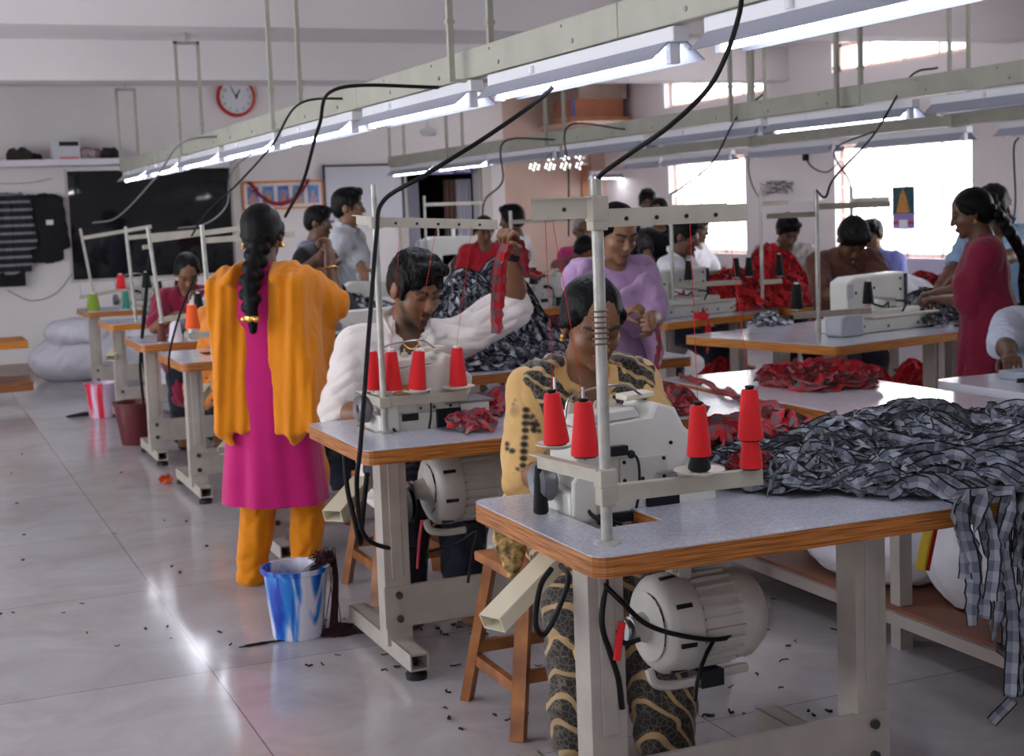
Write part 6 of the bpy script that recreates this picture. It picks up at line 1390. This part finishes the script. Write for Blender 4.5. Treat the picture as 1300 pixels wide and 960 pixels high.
# strips fallen on the lower shelf
fb = [(2.93, 2.98, .10, .06, .05), (3.02, 2.90, .08, .06, .04)]
heap('ribbon_heap', 'few grey gingham ribbon ends lying on the brown lower shelf', fb, .15, 26, .027, M_gr, 9, ln=.25, layer=.02)
# red checked ribbons lying in the big heap's left side
rb = [(2.08, 3.40, .14, .06, .05), (2.22, 3.36, .09, .07, .07), (1.98, 3.14, .07, .04, .02)]
heap('red_ribbon_heap', 'red and grey checked ribbons on the left part of the grey heap', rb, ZT+.03, 60, .045, M_rg, 3, ln=.3, layer=.05)
# crumpled red checked cloth on the long table
c = [atz(*q, ZT) for q in ((1000, 488), (1040, 492), (1080, 490))]
heap('checked_cloth', 'crumpled red and grey checked cloth lying alone on the long white table', [(c[0].x, c[0].y, .09, .09, .035), (c[1].x, c[1].y, .11, .10, .045), (c[2].x, c[2].y, .08, .09, .035)], ZT+.001, 80, .085, M_rg, 12, ln=.28, layer=.02, ruff=.008, r=.7)
# twisted red strip running along the long table edge
pts = spline([atz(*q, ZT+.012) for q in ((862, 478), (895, 487), (925, 500), (955, 512), (990, 519), (1004, 540))], 8)
pts = [Vector((p.x, p.y, ZT+.012+.006*sin(i*.9))) for i, p in enumerate(pts)]
ribbons([pts, [p+Vector((.004, .003, .004)) for p in pts], [p+Vector((-.004, .005, .002)) for p in pts]], .026, M_rg, 'twisted_strip', 'long twisted red checked strip trailing across the corner of the white table', 'strip', seed=4, kind=None)
# ribbons on the second table by the man
c = [atz(*q, ZT) for q in ((575, 530), (610, 528), (640, 520), (600, 545))]
heap('ribbon_tangle', 'tangle of red checked ribbons on the second table right of the machine', [(q.x, q.y, .07, .09, .035) for q in c], ZT+.001, 42, .026, M_rg, 6, ln=.3, layer=.02)
c = [atz(*q, ZT) for q in ((850, 520), (865, 525))]
heap('ribbon_tangle', 'red checked ribbon knot beside the left hand of the woman in yellow', [(q.x, q.y, .05, .06, .05) for q in c], ZT+.001, 36, .03, M_rg, 7, ln=.22, layer=.02)
# strip in the man's raised hand and in the lilac woman's hands
a = aty(648, 312, 4.95); e = aty(628, 420, 4.95); b = aty(688, 352, 5.0)
pp = spline([aty(632, 425, 4.97), aty(632, 380, 4.96), aty(636, 335, 4.93), aty(648, 306, 4.92), aty(660, 318, 4.94), aty(668, 345, 5.0), aty(690, 352, 5.05)], 8)
ribbons([pp, [p+Vector((.012, .004, .006)) for p in pp], [p+Vector((-.010, -.004, .004)) for p in pp]], .04, M_rg, 'held_strip', 'red and grey checked strip held up in the fist of the seated man', 'strip', seed=2, kind=None)
pp = spline([aty(826, 398, 5.08), aty(833, 420, 5.06), aty(836, 440, 5.08), aty(832, 470, 5.10), aty(834, 484, 5.1)], 8)
ribbons([pp, [p+Vector((.006, .004, .0)) for p in pp]], .020, M_rg, 'held_strip', 'narrow red strip hanging from the hands of the woman in lilac', 'strip', seed=3, kind=None)
# dark checked mound behind the man
c = [atz(*q, ZT) for q in ((660, 438), (700, 432), (640, 446), (725, 428))]
heap('cloth_mound', 'tall mound of black and white checked cloth behind the raised arm', [(2.30, 6.45, .16, .14, .26), (2.50, 6.45, .20, .16, .37), (2.70, 6.50, .20, .16, .43), (2.16, 6.40, .10, .1, .14)], ZT+.002, 380, .06, M_bw, 14, ln=.4, layer=.04)
heap('red_ribbon_heap', 'red scraps at the foot of the dark checked mound', [(2.20, 6.22, .08, .05, .05), (2.42, 6.24, .10, .05, .05)], ZT+.002, 50, .04, M_rr, 15, ln=.2)
# high red heap in the middle distance and others
q1 = aty(965, 378, 8.6)
heap('red_ribbon_heap', 'high heap of bright red ribbon in front of the boy', [(q1.x-.22, 8.62, .22, .2, .20), (q1.x+.08, 8.60, .22, .2, .34), (q1.x+.2, 8.6, .16, .16, .30), (q1.x-.4, 8.7, .15, .15, .15)], ZT+.002, 420, .045, M_rr, 16, ln=.35, layer=.05)
p = atz(872, 400, ZT); heap('red_ribbon_heap', 'small red ribbon heap on the table edge behind the lilac woman', [(p.x, p.y, .12, .08, .05), (p.x+.1, p.y+.03, .08, .06, .04)], ZT+.002, 60, .03, M_rr, 17, ln=.2)
pp = [aty(897, 403, 7.95), aty(899, 425, 7.93), aty(898, 450, 7.93)]; ribbons([spline([aty(880, 401, 8.0)]+pp, 8)], .045, M_rr, 'hanging_strip', 'single red strip hanging over the yellow table edge behind the lilac woman', 'strip', seed=5, kind=None)
q = aty(1155, 368, 7.65); heap('red_ribbon_heap', 'low red cloth heap under the bright window behind the white sack', [(q.x-.25, 7.6, .2, .15, .17), (q.x+.05, 7.6, .2, .15, .17), (q.x+.3, 7.65, .16, .15, .14)], ZT+.002, 160, .07, M_rr, 18, ln=.35)
q = aty(1170, 465, 7.0); heap('red_ribbon_heap', 'red ribbon heap on the floor below the right hand yellow edged table', [(q.x-.2, 7.2, .2, .2, .40), (q.x+.1, 7.2, .22, .2, .42)], .0, 200, .05, M_rr, 19, ln=.35)
q = aty(935, 470, 8.3); heap('red_ribbon_heap', 'dark red heap on the floor left of the white table leg', [(q.x, 8.5, .25, .2, .38), (q.x-.4, 8.6, .2, .2, .3)], .0, 140, .05, M_rr, 20, ln=.35)
q = aty(1190, 395, 6.7); heap('striped_heap', 'heap of black and white striped cloth before the woman in maroon', [(q.x-.1, 6.68, .18, .14, .14), (q.x+.08, 6.60, .16, .12, .14)], ZT+.002, 130, .055, M_bw, 22, ln=.3)
q = atz(975, 413, ZT); heap('ribbon_tangle', 'few dark striped scraps at the left corner of the right hand table', [(q.x, q.y, .09, .07, .03)], ZT+.002, 26, .035, M_bw, 23, ln=.25)
q = aty(445, 392, 9.0); heap('grey_heap', 'heap of grey cloth behind the man next to the cream machine', [(q.x, 9.0, .2, .16, .18), (q.x+.2, 9.0, .16, .14, .12)], ZT+.002, 110, .06, M_bw, 24, ln=.3)
q = aty(590, 375, 12.9); heap('mixed_heap', 'mixed heap of grey and red scraps below the far doorway table', [(q.x+.1, 12.2, .2, .15, .62), (q.x+.4, 12.2, .2, .15, .6)], 0, 110, .07, M_bw, 25, ln=.4)
p = atz(284, 445, ZT); heap('orange_rag', 'crumpled orange rag on the fourth table beside the yellow shawl', [(p.x, p.y, .07, .05, .03)], ZT+.001, 26, .03, ribbon_mat('orange_ribbon', (236, 96, 30), (224, 84, 24), (200, 70, 20)), 26, ln=.12)
p = atz(212, 614, 0); heap('orange_rag', 'small orange scrap lying alone on the marble floor', [(p.x, p.y, .04, .03, .02)], 0.0, 14, .025, MATS['orange_ribbon'], 27, ln=.08)
# sacks
def sack(label, c, r, m, seed, amp=.009, sq=.0, name='sack'):
    S = Sdf(); rs = random.Random(seed); c = Vector(c)
    S.ell(c+Vector((0, 0, r[2]*.75)), A(r), k=.02)
    for i in range(5): S.ell(c+Vector((rs.uniform(-.5, .5)*r[0], rs.uniform(-.4, .4)*r[1], r[2]*rs.uniform(.5, 1.1))), A(r)*rs.uniform(.45, .7), k=.08)
    S.disp = wrinkle(amp*1.3, 11, seed); z0 = c.z
    o = S.build(name, m, None, .012, cut=lambda V: V[:, 2] > z0+.002)
    return tag(o, label, 'sack')
M_sack = mat('white_sack', rgb(214, 212, 222), rough=.45, var=.06, vscale=5, bump=.15, bscale=14)
q = atz(96, 470, 0); sack('big white sack slumped against the back wall near the furthest tables', (1.62, 14.7, 0), (.52, .35, .26), M_sack, 2)
sack('white bundle resting on top of the slumped sack by the back wall', (1.55, 14.6, .36), (.30, .22, .13), M_sack, 3)
sack('white sack on the floor behind the legs of the yellow edged table', (2.4, 13.9, 0), (.45, .35, .35), M_sack, 4)
sack('white plastic sack on the lower shelf, left one under the long table', (3.22, 4.25, .15), (.24, .40, .20), M_sack, 5, .008)
sack('white plastic sack on the lower shelf, middle one under the long table', (3.27, 3.62, .15), (.22, .30, .22), M_sack, 6, .008)
o = sack('white printed sack on the lower shelf with a red and yellow side stripe', (3.50, 3.12, .15), (.12, .30, .20), M_sack, 7, .006)
p = aty(985, 640, 3.35); 
mb = MB().bar(aty(1180, 665, 3.30), aty(1168, 724, 3.28), .028, .01); mb.build('yellow_stripe', mat('yellow_stripe', rgb(222, 190, 40), rough=.5)).parent = None
o2 = bpy.data.objects['yellow_stripe']; o2.parent = o; o2.matrix_parent_inverse = Matrix.Translation(-Vector(o.location)) 
mb = MB().bar(aty(1188, 665, 3.30), aty(1176, 724, 3.28), .014, .012); o3 = mb.build('red_stripe', M_tr); o3.parent = o; o3.matrix_parent_inverse = Matrix.Translation(-Vector(o.location))
q = aty(1145, 372, 7.2); sack('shiny white plastic bag among the red cloth by the window', (q.x, 7.15, ZT), (.19, .13, .14), M_sack, 8, name='plastic_bag')
q = aty(620, 800, 3.5)
sack('white bag on the floor under the fourth table', (2.1, 11.6, 0), (.3, .3, .22), M_sack, 9)
# lint and snips scattered on the floor
rs = random.Random(31); mb = MB()
for i in range(150):
    if i < 90: p = atz(rs.uniform(560, 1060), rs.uniform(745, 930), 0)
    elif i < 120: p = atz(rs.uniform(380, 640), rs.uniform(740, 860), 0)
    else: p = atz(rs.uniform(0, 320), rs.uniform(480, 860), 0)
    a = rs.uniform(0, 3.14); l = rs.uniform(.004, .016) if i < 120 else .006; k = rs.randint(1, 3)
    mb.tube(spline([p+Vector((cos(a)*l*t+rs.uniform(-.006, .006), sin(a)*l*t+rs.uniform(-.006, .006), .003+rs.uniform(0, .005))) for t in (-1, -.3, .4, 1)], 3), rs.uniform(.0015, .004), 5)
tag(mb.build('floor_lint', M_dth), 'dark thread snips scattered over the marble floor', 'thread waste', kind='stuff')
